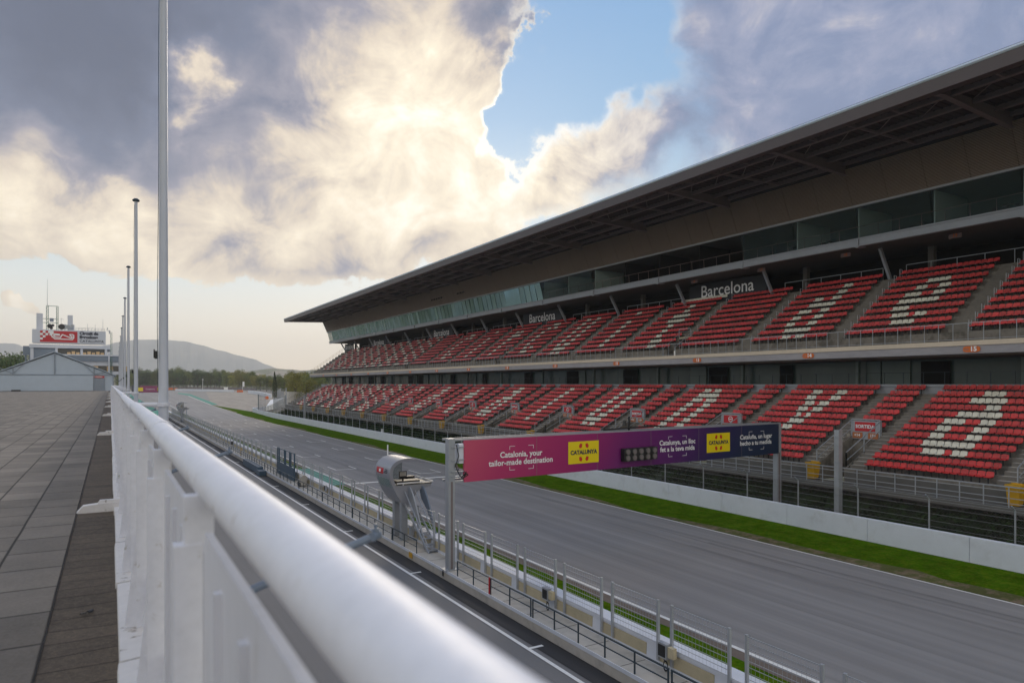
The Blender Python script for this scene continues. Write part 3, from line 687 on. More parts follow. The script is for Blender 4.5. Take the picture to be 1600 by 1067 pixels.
# control boxes on the wall
for (y, z, col_, lab) in ((13.6, .72, M_conc_l, 'grey control box with coiled cable on the pit wall nearest the camera'), (24.0, .95, M_galv, 'pair of small grey and cream boxes on a fence post right of the gantry'),
                          (16.95, .95, M_galv, 'dark fronted camera box and cream box on the pit wall fence'), (58.2, .9, M_galv, 'grey box on the pit wall fence before the start line'), (110, .9, M_black, 'square black box hanging on the far pit wall fence')):
    e = empty('control_box', (15.85, y, z), lab, 'box')
    MB().box(15.72, y-.22, z, 15.90, y+.22, z+.5).build('housing', col_, e)
    m = MB(); m.box(15.70, y-.16, z+.06, 15.72, y+.16, z+.44); m.tube((15.69, y-.08, z+.3), (15.72, y-.08, z+.3), .03); m.build('door', M_ochre if y < 15 else M_black, e)
    if y < 30:
        MB().box(15.70, y-.55, z+.12, 15.86, y-.30, z+.46).build('side_box', M_ochre, e)
        m = MB()
        for k in range(3):
            pts = [(15.8+.0*k, y-.1+.10*math.cos(t), z-.22+.16*math.sin(t)-.02*k) for t in [i*.6 for i in range(11)]]
            for a, b in zip(pts, pts[1:]): m.bar(a, b, .018, .018)
        m.bar((15.8, y, z), (15.8, y-.05, z-.1), .02, .02); m.build('cable', M_black, e)
# blue service gate
e = empty('service_gate', (15.6, 73, .48), 'blue grey metal service gate standing open in the pit wall', 'gate')
m = MB()
for y in (68.6, 70.2, 70.7, 72.6, 73.1, 75.6, 76.4): m.bar((15.6, y, .48), (15.6, y, 3.2), .12, .12)
for z in (1.9, 3.15): m.bar((15.6, 68.6, z), (15.6, 76.4, z), .08, .08)
m.build('frame', M_blueg, e)
m = MB(); m.box(15.5, 68.6, .48, 15.56, 76.4, 1.75); m.build('panel', M_blueg, e)
m = MB(); m.box(14.2, 80, 0, 14.76, 90, .75); m.box(14.0, 78, 0, 14.74, 80, .5)
thing_mesh('kerb_barrier', m, M_blueg, 'low blue grey barrier block beside the pit lane below the gate', 'barrier')
for (x, y, lab) in ((15.5, 64.9, 'wheeled pale machine under a cover beside the blue gate'),):
    e = empty('covered_machine', (x, y, .48), lab, 'equipment')
    m = MB(); m.tube((x, y-.5, 1.2), (x, y+.6, 1.4), .35, .2, n=10); m.box(x-.3, y-.4, .6, x+.3, y+.5, 1.1); m.build('body', M_conc_l, e)
    for dy in (-.3, .4): MB().tube((x-.35, y+dy, .68), (x-.28, y+dy, .68), .2, n=14).build('wheel', M_black, e)

# ---------------------------------------------------------------- race control pod (teardrop shell on legs)
def pod(dy, label):
    y0, y1 = 39.0+dy, 41.6+dy
    e = empty('control_pod', (15.8, 40+dy, .48), label, 'observation booth', 'teardrop race control pods on the pit wall')
    prof = [(15.62, 2.50), (15.2, 2.85), (14.85, 3.4), (14.58, 4.0), (14.45, 4.5), (14.52, 4.95), (14.80, 5.28), (15.25, 5.46), (15.75, 5.48), (16.3, 5.36), (16.85, 5.16), (17.35, 5.0)]
    P = []
    for i in range(len(prof)-1):   # smooth curve through the profile
        p0 = prof[max(i-1, 0)]; p1 = prof[i]; p2 = prof[i+1]; p3 = prof[min(i+2, len(prof)-1)]
        for k in range(4):
            t = k/4.; P.append(tuple(.5*((2*p1[a])+(-p0[a]+p2[a])*t+(2*p0[a]-5*p1[a]+4*p2[a]-p3[a])*t*t+(-p0[a]+3*p1[a]-3*p2[a]+p3[a])*t**3) for a in (0, 1)))
    P.append(prof[-1])
    cxm, czm = 15.75, 4.2
    I = []
    for i, p in enumerate(P):
        d = Vector((cxm-p[0], czm-p[1])).normalized(); th = .20 if i < len(P)-12 else .20*max(.12, (len(P)-1-i)/12)
        I.append((p[0]+d.x*th, p[1]+d.y*th))
    m = MB()
    for i in range(len(P)-1):
        for ya, yb in ((y0, y1),):
            m.hexa([(P[i][0], ya, P[i][1]), (P[i+1][0], ya, P[i+1][1]), (I[i+1][0], ya, I[i+1][1]), (I[i][0], ya, I[i][1]), (P[i][0], yb, P[i][1]), (P[i+1][0], yb, P[i+1][1]), (I[i+1][0], yb, I[i+1][1]), (I[i][0], yb, I[i][1])])
    m.build('shell', M_pod, e, smooth=True)
    m = MB(); m.prism([(15.62, 2.52), (14.95, 3.4), (14.78, 3.86), (17.15, 3.86), (17.15, 3.72), (16.3, 3.5)], 'xz', y0+.04, y1-.04); m.build('lower_body', M_pod, e)
    MB().box(14.75, y0+.06, 3.86, 17.2, y1-.1, 3.92).build('deck', M_black, e)
    m = MB(); m.bar((14.9, y0, 4.0), (17.25, y0, 4.0), .06, .06); m.bar((17.25, y0, 4.0), (17.25, y1, 4.0), .06, .06); m.bar((14.9, y1, 4.0), (17.25, y1, 4.0), .06, .06)
    m.bar((15.3, y0, 3.86), (15.3, y0, 4.0), .04, .04); m.build('guard_rail', M_letter, e)
    MB().box(16.0, y1-.5, 3.92, 16.9, y1-.1, 4.1).build('cabinet', M_black, e); MB().box(15.1, y0+.5, 3.92, 16.6, y0+1.3, 4.05).build('desk', M_black, e)
    s = MB().box(15.35, y0+.8, 4.28, 15.85, y0+.84, 4.62).build('monitor', M_black, e)
    MB().box(15.39, y0+.785, 4.32, 15.81, y0+.80, 4.58).build('screen', M_conc_l, s); MB().box(15.55, y0+.82, 4.05, 15.65, y0+.86, 4.3).build('stand', M_black, s)
    MB().prism([(14.72, 3.95), (14.62, 4.6), (14.9, 5.1), (15.5, 5.32), (16.2, 5.25), (16.2, 3.95)], 'xz', y1-.12, y1-.10).build('glass', M_glass, e)
    m = MB(); mm = [(14.655, 4.02), (14.525, 4.3)]
    def on_shell(t0, t1, ya, yb, name, mt, off=.012):
        m = MB(); n = 4
        for i in range(t0, t1):
            a, b = P[i], P[i+1]; m.hexa([(a[0]-off, ya, a[1]), (b[0]-off, ya, b[1]), (b[0]-off, yb, b[1]), (a[0]-off, yb, a[1]), (a[0]-off+.01, ya, a[1]), (b[0]-off+.01, ya, b[1]), (b[0]-off+.01, yb, b[1]), (a[0]-off+.01, yb, a[1])])
        return m.build(name, mt, e)
    on_shell(10, 14, y0+.25, y1-.3, 'side_window', M_glass)
    lg = on_shell(16, 19, y0+1.15, y1-.3, 'logo_plate', M_signred)
    a = P[17]; b = P[19]; up = Vector((b[0]-a[0], 0, b[1]-a[1])).normalized()
    m = MB(); text(m, 'es', .36, (a[0]-.035, y0+1.6, a[1]+.10), (0, -1, 0), up, bold=.02); m.build('logo_letters', M_letter, lg, fix=False)
    m = MB()
    for j in range(3): m.box(a[0]-.03, y0+.42, a[1]-.03+.10*j, a[0]-.02, y0+1.0-.12*j, a[1]+.02+.10*j)
    m.build('logo_text_lines', M_lettd, e)
    m = MB(); m.prism([(15.35, .48), (15.95, .48), (15.95, 3.0), (15.35, 3.0)], 'xz', y1-1.0, y1-.65); m.build('leg', M_steel, e)
    m = MB(); m.prism([(15.25, .48), (15.65, .48), (15.65, 2.9), (15.25, 2.9)], 'xz', y0+.15, y0+.5); m.build('leg', M_steel, e)
    for dy2, xs_ in ((.0, 0.), (-.0, .85)):   # two curved arms that carry the stair
        m = MB(); N_ = 14; pts = []
        for i in range(N_+1):
            t = i/N_; pts.append((15.7+xs_-.05*t, y0-.02-2.6*t+.9*t*(1-t), 3.75-3.2*t**1.25+.45*math.sin(math.pi*t)))
        for i in range(N_):
            t = (i+.5)/N_; w_ = .18+.62*max(0, 1-abs(2*t-.6)); a, b = Vector(pts[i]), Vector(pts[i+1])
            d = Vector((0, .85, -.5)).normalized()*max(w_, .12)
            m.hexa([a+Vector((-.04, 0, 0)), a+Vector((.04, 0, 0)), b+Vector((.04, 0, 0)), b+Vector((-.04, 0, 0)), a+d+Vector((-.04, 0, 0)), a+d+Vector((.04, 0, 0)), b+d+Vector((.04, 0, 0)), b+d+Vector((-.04, 0, 0))])
        m.build('curved_arm', M_arm if xs_ else M_steel, e)
    # stair
    m = MB(); s0 = Vector((15.75, y0+.1, 2.75)); s1 = Vector((15.75, y0-3.6, .48))
    for xx in (15.42, 16.05): m.bar((xx, s0.y, s0.z), (xx, s1.y, s1.z), .05, .16)
    m.build('stringer', M_galv, e)
    m = MB()
    for i in range(9): t = (i+.5)/9; p = s0.lerp(s1, t); m.box(15.44, p.y-.14, p.z-.02, 16.03, p.y+.14, p.z+.02)
    m.build('stair_treads', M_steel, e)
    m = MB()
    for xx in (15.40, 16.07): m.bar((xx, s0.y-.1, s0.z+.75), (xx, s1.y, s1.z+.35), .035, .035)
    m.build('handrail', M_galv, e)
    m = MB(); m.bar((15.2, y1-.2, 5.4), (15.2, y1-.2, 6.15), .06, .06); m.build('aerial', M_letter, e)
    m = MB(); m.box(15.55, y0-.6, .9, 15.75, y0-.3, 1.5); m.build('junction_box', M_steel, e)
    return e
pod(0, 'grey teardrop shaped race control pod on legs beside the gantry')
pod(151, 'far small teardrop shaped control pod near the end of the pit wall')

# ---------------------------------------------------------------- start gantry with advertising screen
A = Vector((15.1, 31.66, 0)); Bv = Vector((42.35, 33.25, 0)); dx = (Bv-A).normalized(); nY = Vector((dx.y, -dx.x, 0))  # nY towards camera
def gp_(x, off, z): t = (x-A.x)/dx.x; p = A+dx*t+nY*off; return (p.x, p.y, z)
e = empty('start_gantry', (A.x, A.y, .48), 'start gantry spanning the track with pink to navy Catalunya banner', 'gantry')
for xx, zb, w_ in ((15.1, .48, .36), (42.45, 0, .42)):
    p = gp_(xx, -.25, 0); m = MB(); m.box(p[0]-w_/2, p[1]-.2, zb, p[0]+w_/2, p[1]+.2, 7.2 if xx < 20 else 7.1); m.box(p[0]-.4, p[1]-.35, zb, p[0]+.4, p[1]+.35, zb+.04); m.build('post', M_steel, e)
    MB().box(p[0]-w_/2+.12, p[1]-.206, zb+.05, p[0]+w_/2-.12, p[1]-.202, 5).build('post_groove', M_beam, e)
m = MB()
for z in (7.12, 4.98):
    for o_ in (-.1, -.9): m.bar(gp_(15.0, o_, z), gp_(42.6, o_, z), .1, .1)
for i in range(28):
    a = 15.2+i*.98; m.bar(gp_(a, -.9, 7.1), gp_(a+.98, -.9, 5.0), .05, .05); m.bar(gp_(a, -.1, 7.1), gp_(a, -.9, 7.1), .05, .05); m.bar(gp_(a, -.1, 5.), gp_(a, -.9, 5.), .05, .05)
for z in (6.75, 6.1, 5.5, 5.25): m.bar(gp_(15.05, -.02, z), gp_(16.1, -.02, z), .07, .05)
m.build('truss', M_steel, e)
m = MB(); m.box(15.5, 31.75, 5.9, 15.95, 32.2, 6.9); m.build('junction_box', M_wall, e)
m = MB(); pts = [(15.3, 6.9), (15.45, 6.3), (15.25, 5.8), (15.5, 5.3), (15.7, 5.15), (16.0, 5.3), (15.75, 5.5)]
for a, b in zip(pts, pts[1:]): m.bar(gp_(a[0], .03, a[1]), gp_(b[0], .03, b[1]), .035, .035)
for k in range(8): m.bar(gp_(15.55+.05*k, .03, 5.2+.04*k), gp_(15.95-.03*k, .03, 5.38-.03*k), .03, .03)
m.build('cables', M_black, e)
# printed screen: colour belongs to the print
bm_ = bpy.data.materials.new('banner_print'); bm_.use_nodes = True; n = NT(bm_.node_tree); bs = n.n['Principled BSDF']
t_ = n.n.new('ShaderNodeTexCoord'); gx, gy, gz_ = n.sep(t_.outputs['Generated'])[0:3]
f = n.math('ADD', gx, n.math('MULTIPLY', n.math('SUBTRACT', .5, gz_), .05))
colr = n.ramp(f, [(0, (.52, .065, .135)), (.10, (.42, .022, .12)), (.30, (.29, .007, .12)), (.42, (.15, .008, .13)), (.58, (.085, .008, .12)), (.74, (.018, .013, .085)), (.86, (.005, .022, .065)), (1, (.006, .024, .060))])
n.put(bs.inputs['Base Color'], colr); bs.inputs['Roughness'].default_value = .45
PX0, PX1, PZ0, PZ1 = 15.78, 42.25, 4.93, 7.09
m = MB(); P = [gp_(PX0, .02, PZ0), gp_(PX1, .02, PZ0), gp_(PX1, -.12, PZ0), gp_(PX0, -.12, PZ0), gp_(PX0, .02, PZ1), gp_(PX1, .02, PZ1), gp_(PX1, -.12, PZ1), gp_(PX0, -.12, PZ1)]
m.hexa(P); scr = m.build('banner_screen', bm_, e)
m = MB()
for i in range(1, 6): xq = PX0+(PX1-PX0)*i/6+.2; m.hexa([gp_(xq+a, b, z) for z in (PZ0, PZ1) for (a, b) in ((-.012, .021), (.012, .021), (.012, .024), (-.012, .024))])
m.build('panel_seams', M_beam, scr)
def fx(fr): return PX0+(PX1-PX0)*fr
def ufrac(u):   # fraction along the banner
    a = (u-172)*math.cos(YAW)/1067; s_, c_ = math.sin(YAW), math.cos(YAW); k = dx.y/dx.x
    return (((a*c_*(A.y-k*A.x))/(1-a*s_-a*c_*k))-PX0)/(PX1-PX0)
m = MB()
def gtext(s, u, z, size, sx_=1.): text(m, s, size, gp_(fx(ufrac(u)), .03, z), dx, (0, 0, 1), bold=.014, thick=0.0, sx_=sx_)
def stroke_corner(u0, u1, z0, z1):
    xa, xb = fx(ufrac(u0)), fx(ufrac(u1)); l = .22*(xb-xa)/1.0; l = min(l, .5)
    for (x, sg1) in ((xa, 1), (xb, -1)):
        for (z, sg2) in ((z0, 1), (z1, -1)):
            for (a, b, c, d) in ((x, x+sg1*l, z-.012, z+.012), (x-.014, x+.014, z, z+sg2*.18)):
                a, b = min(a, b), max(a, b); c, d = min(c, d), max(c, d); m.face([gp_(a, .03, c), gp_(b, .03, c), gp_(b, .03, d), gp_(a, .03, d)])
def fit(s_, u0, u1, z, size, bold=.010):   # one line of print, set to its measured width on the banner
    q = MB(); text(q, s_, size, (0, 0, 0), (1, 0, 0), (0, 0, 1), bold=bold, thick=0)
    xs = [v[0] for v in q.v]; x0, x1 = min(xs), max(xs); k = (fx(ufrac(u1))-fx(ufrac(u0)))/(x1-x0)
    q.v = [gp_(fx(ufrac(u0))+(v[0]-x0)*k, .03, z+v[2]) for v in q.v]; q.build('lettering', M_letter, scr, fix=False)
fit('Catalonia, your', 781, 847, 6.19, .43); fit('tailor-made destination', 763, 863, 5.77, .43)
fit('Catalunya, un lloc', 1030, 1086, 6.25, .43); fit('fet a la teva mida', 1031, 1085, 5.83, .43)
fit('Cataluña, un lugar', 1156, 1206, 6.27, .43); fit('hecho a tu medida', 1156, 1205, 5.84, .43)
for a, b in ((796, 833), (1044, 1072), (1170, 1193)): stroke_corner(a, b, 5.36, 6.64)
m.build('corner_marks', M_letter, scr, fix=False)
for (u0, u1) in ((887.5, 935), (1104, 1140)):
    xa, xb = fx(ufrac(u0)), fx(ufrac(u1)); z0, z1 = 5.40, 6.68; m = MB()
    m.hexa([gp_(x, o_, z) for z in (z0, z1) for (x, o_) in ((xa, .022), (xb, .022), (xb, .034), (xa, .034))]); lg = m.build('logo_panel', M_yelp, scr)
    xc = (xa+xb)/2; zc_ = (z0+z1)/2; m = MB()
    text(m, 'CATALUNYA', .33, gp_(xc, .045, zc_), dx, (0, 0, 1), bold=.016, thick=0, sx_=1.02); m.build('logo_text', M_lettd, lg, fix=False)
    m = MB()
    for sx1 in (-1, 1):
        for sz1_ in (-1, 1):
            cxq = xc+sx1*.24; czq = zc_+sz1_*.38; q = [(-.09, -.10), (.06, -.15), (.13, -.02), (.04, .15), (-.12, .12)]
            m.face([gp_(cxq+sx1*sz1_*p[0], .042, czq+p[1]*(.95)) for p in q])
    m.build('logo_shapes', M_redp, lg, fix=False)
# start lights
for i in range(5):
    xq = fx(ufrac(974.5+10.4*i)); m = MB(); P = [gp_(xq+a, b, z) for z in (5.33, 6.10) for (a, b) in ((-.27, .05), (.27, .05), (.27, .35), (-.27, .35))]
    m.hexa(P); lu = m.build('start_light', M_black, e)
    for z in (5.53, 5.90):
        MB().tube(gp_(xq, .34, z), gp_(xq, .42, z), .165, .175, n=20).build('lamp', M_conc_d, lu)
        m = MB(); m.tube(gp_(xq, .425, z), gp_(xq, .43, z), .13, .13, n=20); m.build('lens', M_beam, lu)
m = MB(); m.bar(gp_(fx(ufrac(950)), -.4, 7.25), gp_(fx(ufrac(1030)), -.4, 7.32), .12, .10); m.bar(gp_(fx(ufrac(990)), -.4, 7.1), gp_(fx(ufrac(990)), -.4, 8.0), .10, .10); m.tube(gp_(fx(ufrac(983)), -.4, 7.45), gp_(fx(ufrac(983)), -.4, 7.75), .14, .1, n=12)
thing_mesh('gantry_camera', m, M_black, 'camera bracket and black bar on top of the gantry middle', 'camera')

# ---------------------------------------------------------------- white barrier wall and catch fence opposite
e = empty('barrier_wall', (42, 120, 0), 'long white concrete barrier wall between grass verge and grandstand', 'wall')
yy = [-30]+[2+6*i for i in range(40)]
for i, (a, b) in enumerate(zip(yy, yy[1:])):
    MB().prism([(41.55, 0), (41.58, 1.40), (41.70, 1.45), (41.78, 1.45), (41.84, 0)], 'xz', a+.012, b-.012).build('wall_block', M_wall, e)
m = MB(); pts = [(41.7, 236), (41.6, 243), (42.6, 249), (45.2, 254), (49, 258)]
for a, b in zip(pts, pts[1:]): m.bar((a[0], a[1], 1.05), (b[0], b[1], 1.15), .35, 1.5)
m.build('curved_end', M_wall, e)
e = empty('catch_fence', (42.2, 120, 0), 'tall grey mesh catch fence with angled tops behind the white wall', 'fence')
posts = [18.0+4.5*i-9 for i in range(51)]
fm = MB()
for i, y in enumerate(posts):
    m = MB(); m.tube((42.15, y, 0), (42.15, y, 3.15), .05, n=8); m.bar((42.15, y, 3.15), (41.75, y, 3.45), .06, .06); m.build('post', M_galv, e)
y0f, y1f = posts[0], posts[-1]
for z in (1.55, 1.9, 2.3, 2.7, 3.1): fm.bar((42.12, y0f, z), (42.12, y1f, z), .012, .012)
for x, z in ((41.95, 3.28), (41.8, 3.40)): fm.bar((x, y0f, z), (x, y1f, z), .015, .015)
fm.build('cables', M_galv, e)
fm = MB(); y = 9.
while y < 70:
    for s in (1, -1):
        a = (42.1, y, 1.45); b = (42.1, y+s*1.65, 3.1); fm.bar(a, b, .0045, .0045)
    y += .16
kind(fm.build('wire_mesh', M_beam, e), 'stuff')
e = empty('camera_pole', (42.4, 28.56, 0), 'thick square grey pole standing alone right of the gantry behind the wall', 'pole')
MB().box(42.2, 28.4, 0, 42.6, 28.75, 6.9).build('pole', M_galv, e)
m = MB(); m.box(42.19, 28.45, 6.3, 42.2, 28.7, 6.5)
m.build('label_plate', M_steel, e)
for z in (2.5, 3.6, 4.7, 5.8): MB().box(42.18, 28.38, z, 42.62, 28.77, z+.05).build('band', M_steel, e)
for y in (175.2, 118.0):
    m = MB(); m.box(42.2, y, 0, 42.6, y+.4, 7.0 if y > 150 else 1.9)
    thing_mesh('service_pole', m, M_galv if y > 150 else M_letter, 'tall grey pole behind the wall near the far end of the stand' if y > 150 else 'small white box behind the barrier wall', 'pole' if y > 150 else 'box')

# ---------------------------------------------------------------- grandstand
PB = 13.1; YE = 211.; YS = -1.8
BAYS = [(24.4+PB*k, min(24.4+PB*(k+1), YE) if k < 13 else YE) for k in range(-2, 14)]
gs = empty('grandstand', (57, 105, 0), 'huge two tier grandstand with red and white seats under a cantilever roof', 'grandstand')
# lower terrace
LX, LZ, LDX, LDZ, LN = 45.25, 4.0, .905, .475, 12
UX, UZ, UDX, UDZ, UN = 53.85, 13.85, .92, .646, 10
LB = [(28.7+PB*k) for k in range(-2, 14)]   # far edge of each main block
def rowbox(m, i, y0, y1, X, Z, DX, DZ): m.box(X+DX*i, y0, Z+DZ*i-.7, X+DX*(i+1)+.0, y1, Z+DZ*i)
ends = [YS]+[y for k in range(-2, 14) for y in (28.7+PB*k+1.25, 28.7+PB*k+3.75) if YS < y < YE]+[YE]
for a, b in BAYS:
    m = MB()
    cuts = [a]+sorted([y for y in ends[1:-1] if a < y < b])+[b]
    for c, d in zip(cuts, cuts[1:]):
        mid = (c+d)/2; r = (mid-28.7) % PB; vom = 1.25 < r < 3.75
        for i in range(LN):
            if vom and i < 5: continue
            rowbox(m, i, c, d, LX, LZ, LDX, LDZ)
        if not vom: MB().box(LX-.01, c, 2.9, LX+.2, d, LZ-.28).build('front_riser', M_conc_d, gs)  # dark concrete puts the shade below the front row into the colour
        else:
            m.box(LX+5*LDX+.02, c, 2.9, LX+5*LDX+.3, d, LZ+5*LDZ-.72)
            for yy_ in (c, d-.12): m.box(LX+.02, yy_, 2.9, LX+5*LDX, yy_+.12, 4.6+.9) if False else m.prism([(LX+.02, 2.9), (LX+5*LDX, 2.9), (LX+5*LDX, LZ+5*LDZ-.3), (LX+.02, LZ-.05)], 'xz', yy_, yy_+.12)
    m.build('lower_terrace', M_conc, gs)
M_riser = mat('dark_riser', (.17, .155, .135), .9, var=.25, scale=3.)
def stepped(m):   # pale treads, risers in a darker tone
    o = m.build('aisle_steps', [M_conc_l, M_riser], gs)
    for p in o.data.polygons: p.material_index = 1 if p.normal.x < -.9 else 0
for k in range(-2, 14):   # aisle half steps
    fy = 28.7+PB*k; m = MB()
    for (a, b) in ((fy+.08, fy+1.2), (fy+3.82, fy+4.9)):
        if a < YS or b > YE: continue
        m = MB()
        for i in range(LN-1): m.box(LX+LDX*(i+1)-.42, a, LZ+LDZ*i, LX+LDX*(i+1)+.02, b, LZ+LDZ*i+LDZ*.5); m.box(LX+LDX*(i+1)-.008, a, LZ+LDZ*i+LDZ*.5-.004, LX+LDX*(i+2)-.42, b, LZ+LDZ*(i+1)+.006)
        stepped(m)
# upper terrace
UB = [35.9+9.825*k for k in range(-3, 19)]
def is_vom(k): return (k-2) % 4 == 0
HR = MB()
for a, b in BAYS:
    m = MB(); voms = [(35.9+9.825*k+.15, 35.9+9.825*k+1.5) for k in range(-3, 19) if is_vom(k)]
    cuts = [a]+sorted([y for v in voms for y in v if a < y < b])+[b]
    for c, d in zip(cuts, cuts[1:]):
        mid = (c+d)/2; vom = any(v[0] < mid < v[1] for v in voms)
        for i in range(UN):
            if vom and i < 2: continue
            rowbox(m, i, c, d, UX, UZ, UDX, UDZ)
        if not vom: m.box(UX-.15, c, 12.7, UX+.1, d, UZ-.02)
    m.box(52.9, a, 12.6, UX, b, 12.95)
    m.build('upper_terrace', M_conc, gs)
for k in range(-3, 19):
    fy = 35.9+9.825*k; m = MB()
    if fy < YS or fy+1.4 > YE: continue
    for i in range(2 if is_vom(k) else 0, UN-1):
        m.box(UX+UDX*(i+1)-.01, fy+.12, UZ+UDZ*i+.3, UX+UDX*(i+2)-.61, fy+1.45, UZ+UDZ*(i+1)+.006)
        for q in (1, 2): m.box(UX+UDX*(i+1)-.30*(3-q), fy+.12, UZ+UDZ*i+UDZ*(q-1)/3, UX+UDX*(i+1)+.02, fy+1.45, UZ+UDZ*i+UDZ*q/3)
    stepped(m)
    for i in range(UN):
        x = UX+UDX*i+.35; z = UZ+UDZ*i; m = MB() if -1 <= k <= 6 else HR
        for dx_ in (0, .35): m.bar((x+dx_, fy+.04, z), (x+dx_, fy+.04, z+.85), .035, .035)
        m.bar((x, fy+.04, z+.85), (x+.35, fy+.04, z+.85), .035, .035)
        if m is not HR: m.build('aisle_handrail', M_galv, gs)
    if is_vom(k):
        m = MB(); m.box(UX+1.85, fy-.1, UZ+1.1, UX+1.95, fy+1.7, UZ+1.45); m.build('vomitory_beam', M_ochre, gs)
        m = MB()
        for y in (fy-.1, fy+1.7):
            m.bar((UX-.5, y, 13.0), (UX-.5, y, 14.0), .05, .05); m.bar((UX-.5, y, 14.0), (UX+1.9, y, 15.7), .05, .05); m.bar((UX+1.9, y, 14.6), (UX+1.9, y, 16.2), .05, .05)
        m.bar((UX+1.9, fy-.1, 16.2), (UX+1.9, fy+1.7, 16.2), .05, .05); m.bar((UX+1.9, fy-.1, 15.9), (UX+1.9, fy+1.7, 15.9), .03, .03)
        m.build('vomitory_rail', M_steel, gs)
        MB().box(UX-.3, fy+.16, 12.96, UX+1.85, fy+1.5, 13.0).box(UX+1.7, fy+.16, 13.0, UX+1.84, fy+1.5, 15.0).build('vomitory_opening', M_dark, gs)

kind(HR.build('distant_handrails', M_galv, gs), 'stuff')
# seats
def seat_mesh(name, m_):
    m = MB(); prof = [(-.23, -.055), (-.225, .0), (-.17, .012), (.02, -.012), (.10, .02), (.145, .14), (.175, .30), (.195, .305), (.17, .13), (.13, -.02), (.04, -.05), (-.17, -.04)]
    ws = [(-.215, .5), (-.185, 1.), (-.06, .90), (.06, .90), (.185, 1.), (.215, .5)]; B = 0
    for (y, s) in ws:
        for (x, z) in prof:
            zz = z if z < .1 else z*(.86+.14*(1-(y/.22)**2)); edge = abs(y) > .2
            m.v.append((x*(.93 if edge else 1), y, (zz*.85+.01) if edge else zz-(0 if s == 1. else .008)))
    n = len(prof)
    for i in range(len(ws)-1):
        for j in range(n):
            j2 = (j+1) % n; m.f.append((i*n+j, i*n+j2, (i+1)*n+j2, (i+1)*n+j)); m.m.append(0)
    m.f.append(tuple(range(n))); m.m.append(0); m.f.append(tuple((len(ws)-1)*n+n-1-j for j in range(n))); m.m.append(0)
    m.box(-.12, -.03, -.43, -.06, .03, -.04, 1); m.box(-.14, -.16, -.10, .10, -.12, -.045, 1); m.box(-.14, .12, -.10, .10, .16, -.045, 1); m.box(-.12, -.16, -.10, -.06, .16, -.06, 1)
    o = m.build(name, [m_, M_seatleg], None, smooth=True); me = o.data; bpy.data.objects.remove(o); return me
ME_R = seat_mesh('red_seat', M_red); ME_W = seat_mesh('white_seat', M_seatw)
FONT = {
 'a': ['..XXX..', '.XXXXX.', '....XX.', '.XXXXXX', 'XXX..XX', 'XX...XX', 'XX...XX', 'XXXXXXX', '.XXX.XX'],
 'y': ['XX...XX', 'XX...XX', '.XX.XX.', '.XX.XX.', '..X.X..', '..XXX..', '..XX...', '.XX....', 'XX.....'],
 'n': ['XX.XX..', 'XXXXXX.', 'XXX.XXX', 'XX...XX', 'XX...XX', 'XX...XX', 'XX...XX', 'XX...XX', 'XX...XX'],
 'u': ['XX...XX', 'XX...XX', 'XX...XX', 'XX...XX', 'XX...XX', 'XX...XX', 'XX..XXX', '.XXXXXX', '..XX.XX'],
 'l': ['...XX..', '...XX..', '...XX..', '...XX..', '...XX..', '...XX..', '...XX..', '...XX..', '...XX..'],
 't': ['...XX..', '...XX..', '.XXXXXX', '.XXXXXX', '...XX..', '...XX..', '...XX..', '...XXXX', '....XXX'],
 'c': ['..XXXX.', '.XX..XX', 'XX.....', 'XX.....', 'XX.....', 'XX.....', '.XX..XX', '..XXXX.', '.......'],
 'e': ['..XXXX.', '.XX..XX', 'XXX..XX', 'XXXXXXX', 'XXX....', '.XXX.XX', '..XXXX.', '.......', '.......'],
 'd': ['.....XX', '.....XX', '.XX..XX', '.XXXXXX', 'XXX..XX', 'XX...XX', 'XX...XX', '.XXXXXX', '..XX.XX'],
 'i': ['...XX..', '.......', '...XX..', '...XX..', '...XX..', '...XX..', '...XX..', '...XX..', '.......'],
 'r': ['.......', '.XX.XX.', '.XXXXXX', '.XXX...', '.XX....', '.XX....', '.XX....', '.XX....', '.......'],
 ' ': ['.......']*9 }
LW = {0: 'a', 1: 'y', 2: 'n', 3: 'u', 4: 'l', 5: 'a', 6: 't', 7: 'a', 8: 'c'}
UW = {0: 'e', 1: 'd', 2: ' ', 3: 't', 4: 'i', 5: 'u', 6: 'c', 7: 'r', 8: 'i', 9: 'c', -1: ' ', -2: ' '}
seats = []   # x, y, z, white
def pat(word, far, row_from_top, j, top0):
    r = row_from_top-top0
    return 0 <= r < 9 and 0 <= j-5 < 7 and FONT[word][r][j-5] == 'X'
SP = .4725
for k in range(-2, 14):
    fy = 28.7+PB*k
    for i in range(LN):
        n = 17 + (1 if i < 6 else 0)*0
        for j in range(n):
            y = fy-.25-j*SP
            if y < YS+.3 or y > YE-.3: continue
            if k <= 8: wh = pat(LW.get(k, ' '), fy, LN-1-i, j, 1) if k >= 0 else False
            else: wh = ((j//3)+(i*2)+k) % 4 == 0 or ((j//4+i+k*3) % 3 == 0 and (i*7+j//2) % 5 < 2)
            seats.append((LX+LDX*i+.42, y, LZ+LDZ*i+.43, wh))
        if i >= 5:
            for j in range(5):
                y = fy+1.36+.24+j*SP-.05
                if YS < y < YE: seats.append((LX+LDX*i+.42, y, LZ+LDZ*i+.43, k > 8 and (i+k) % 3 == 0 and j in (1, 2, 3)))
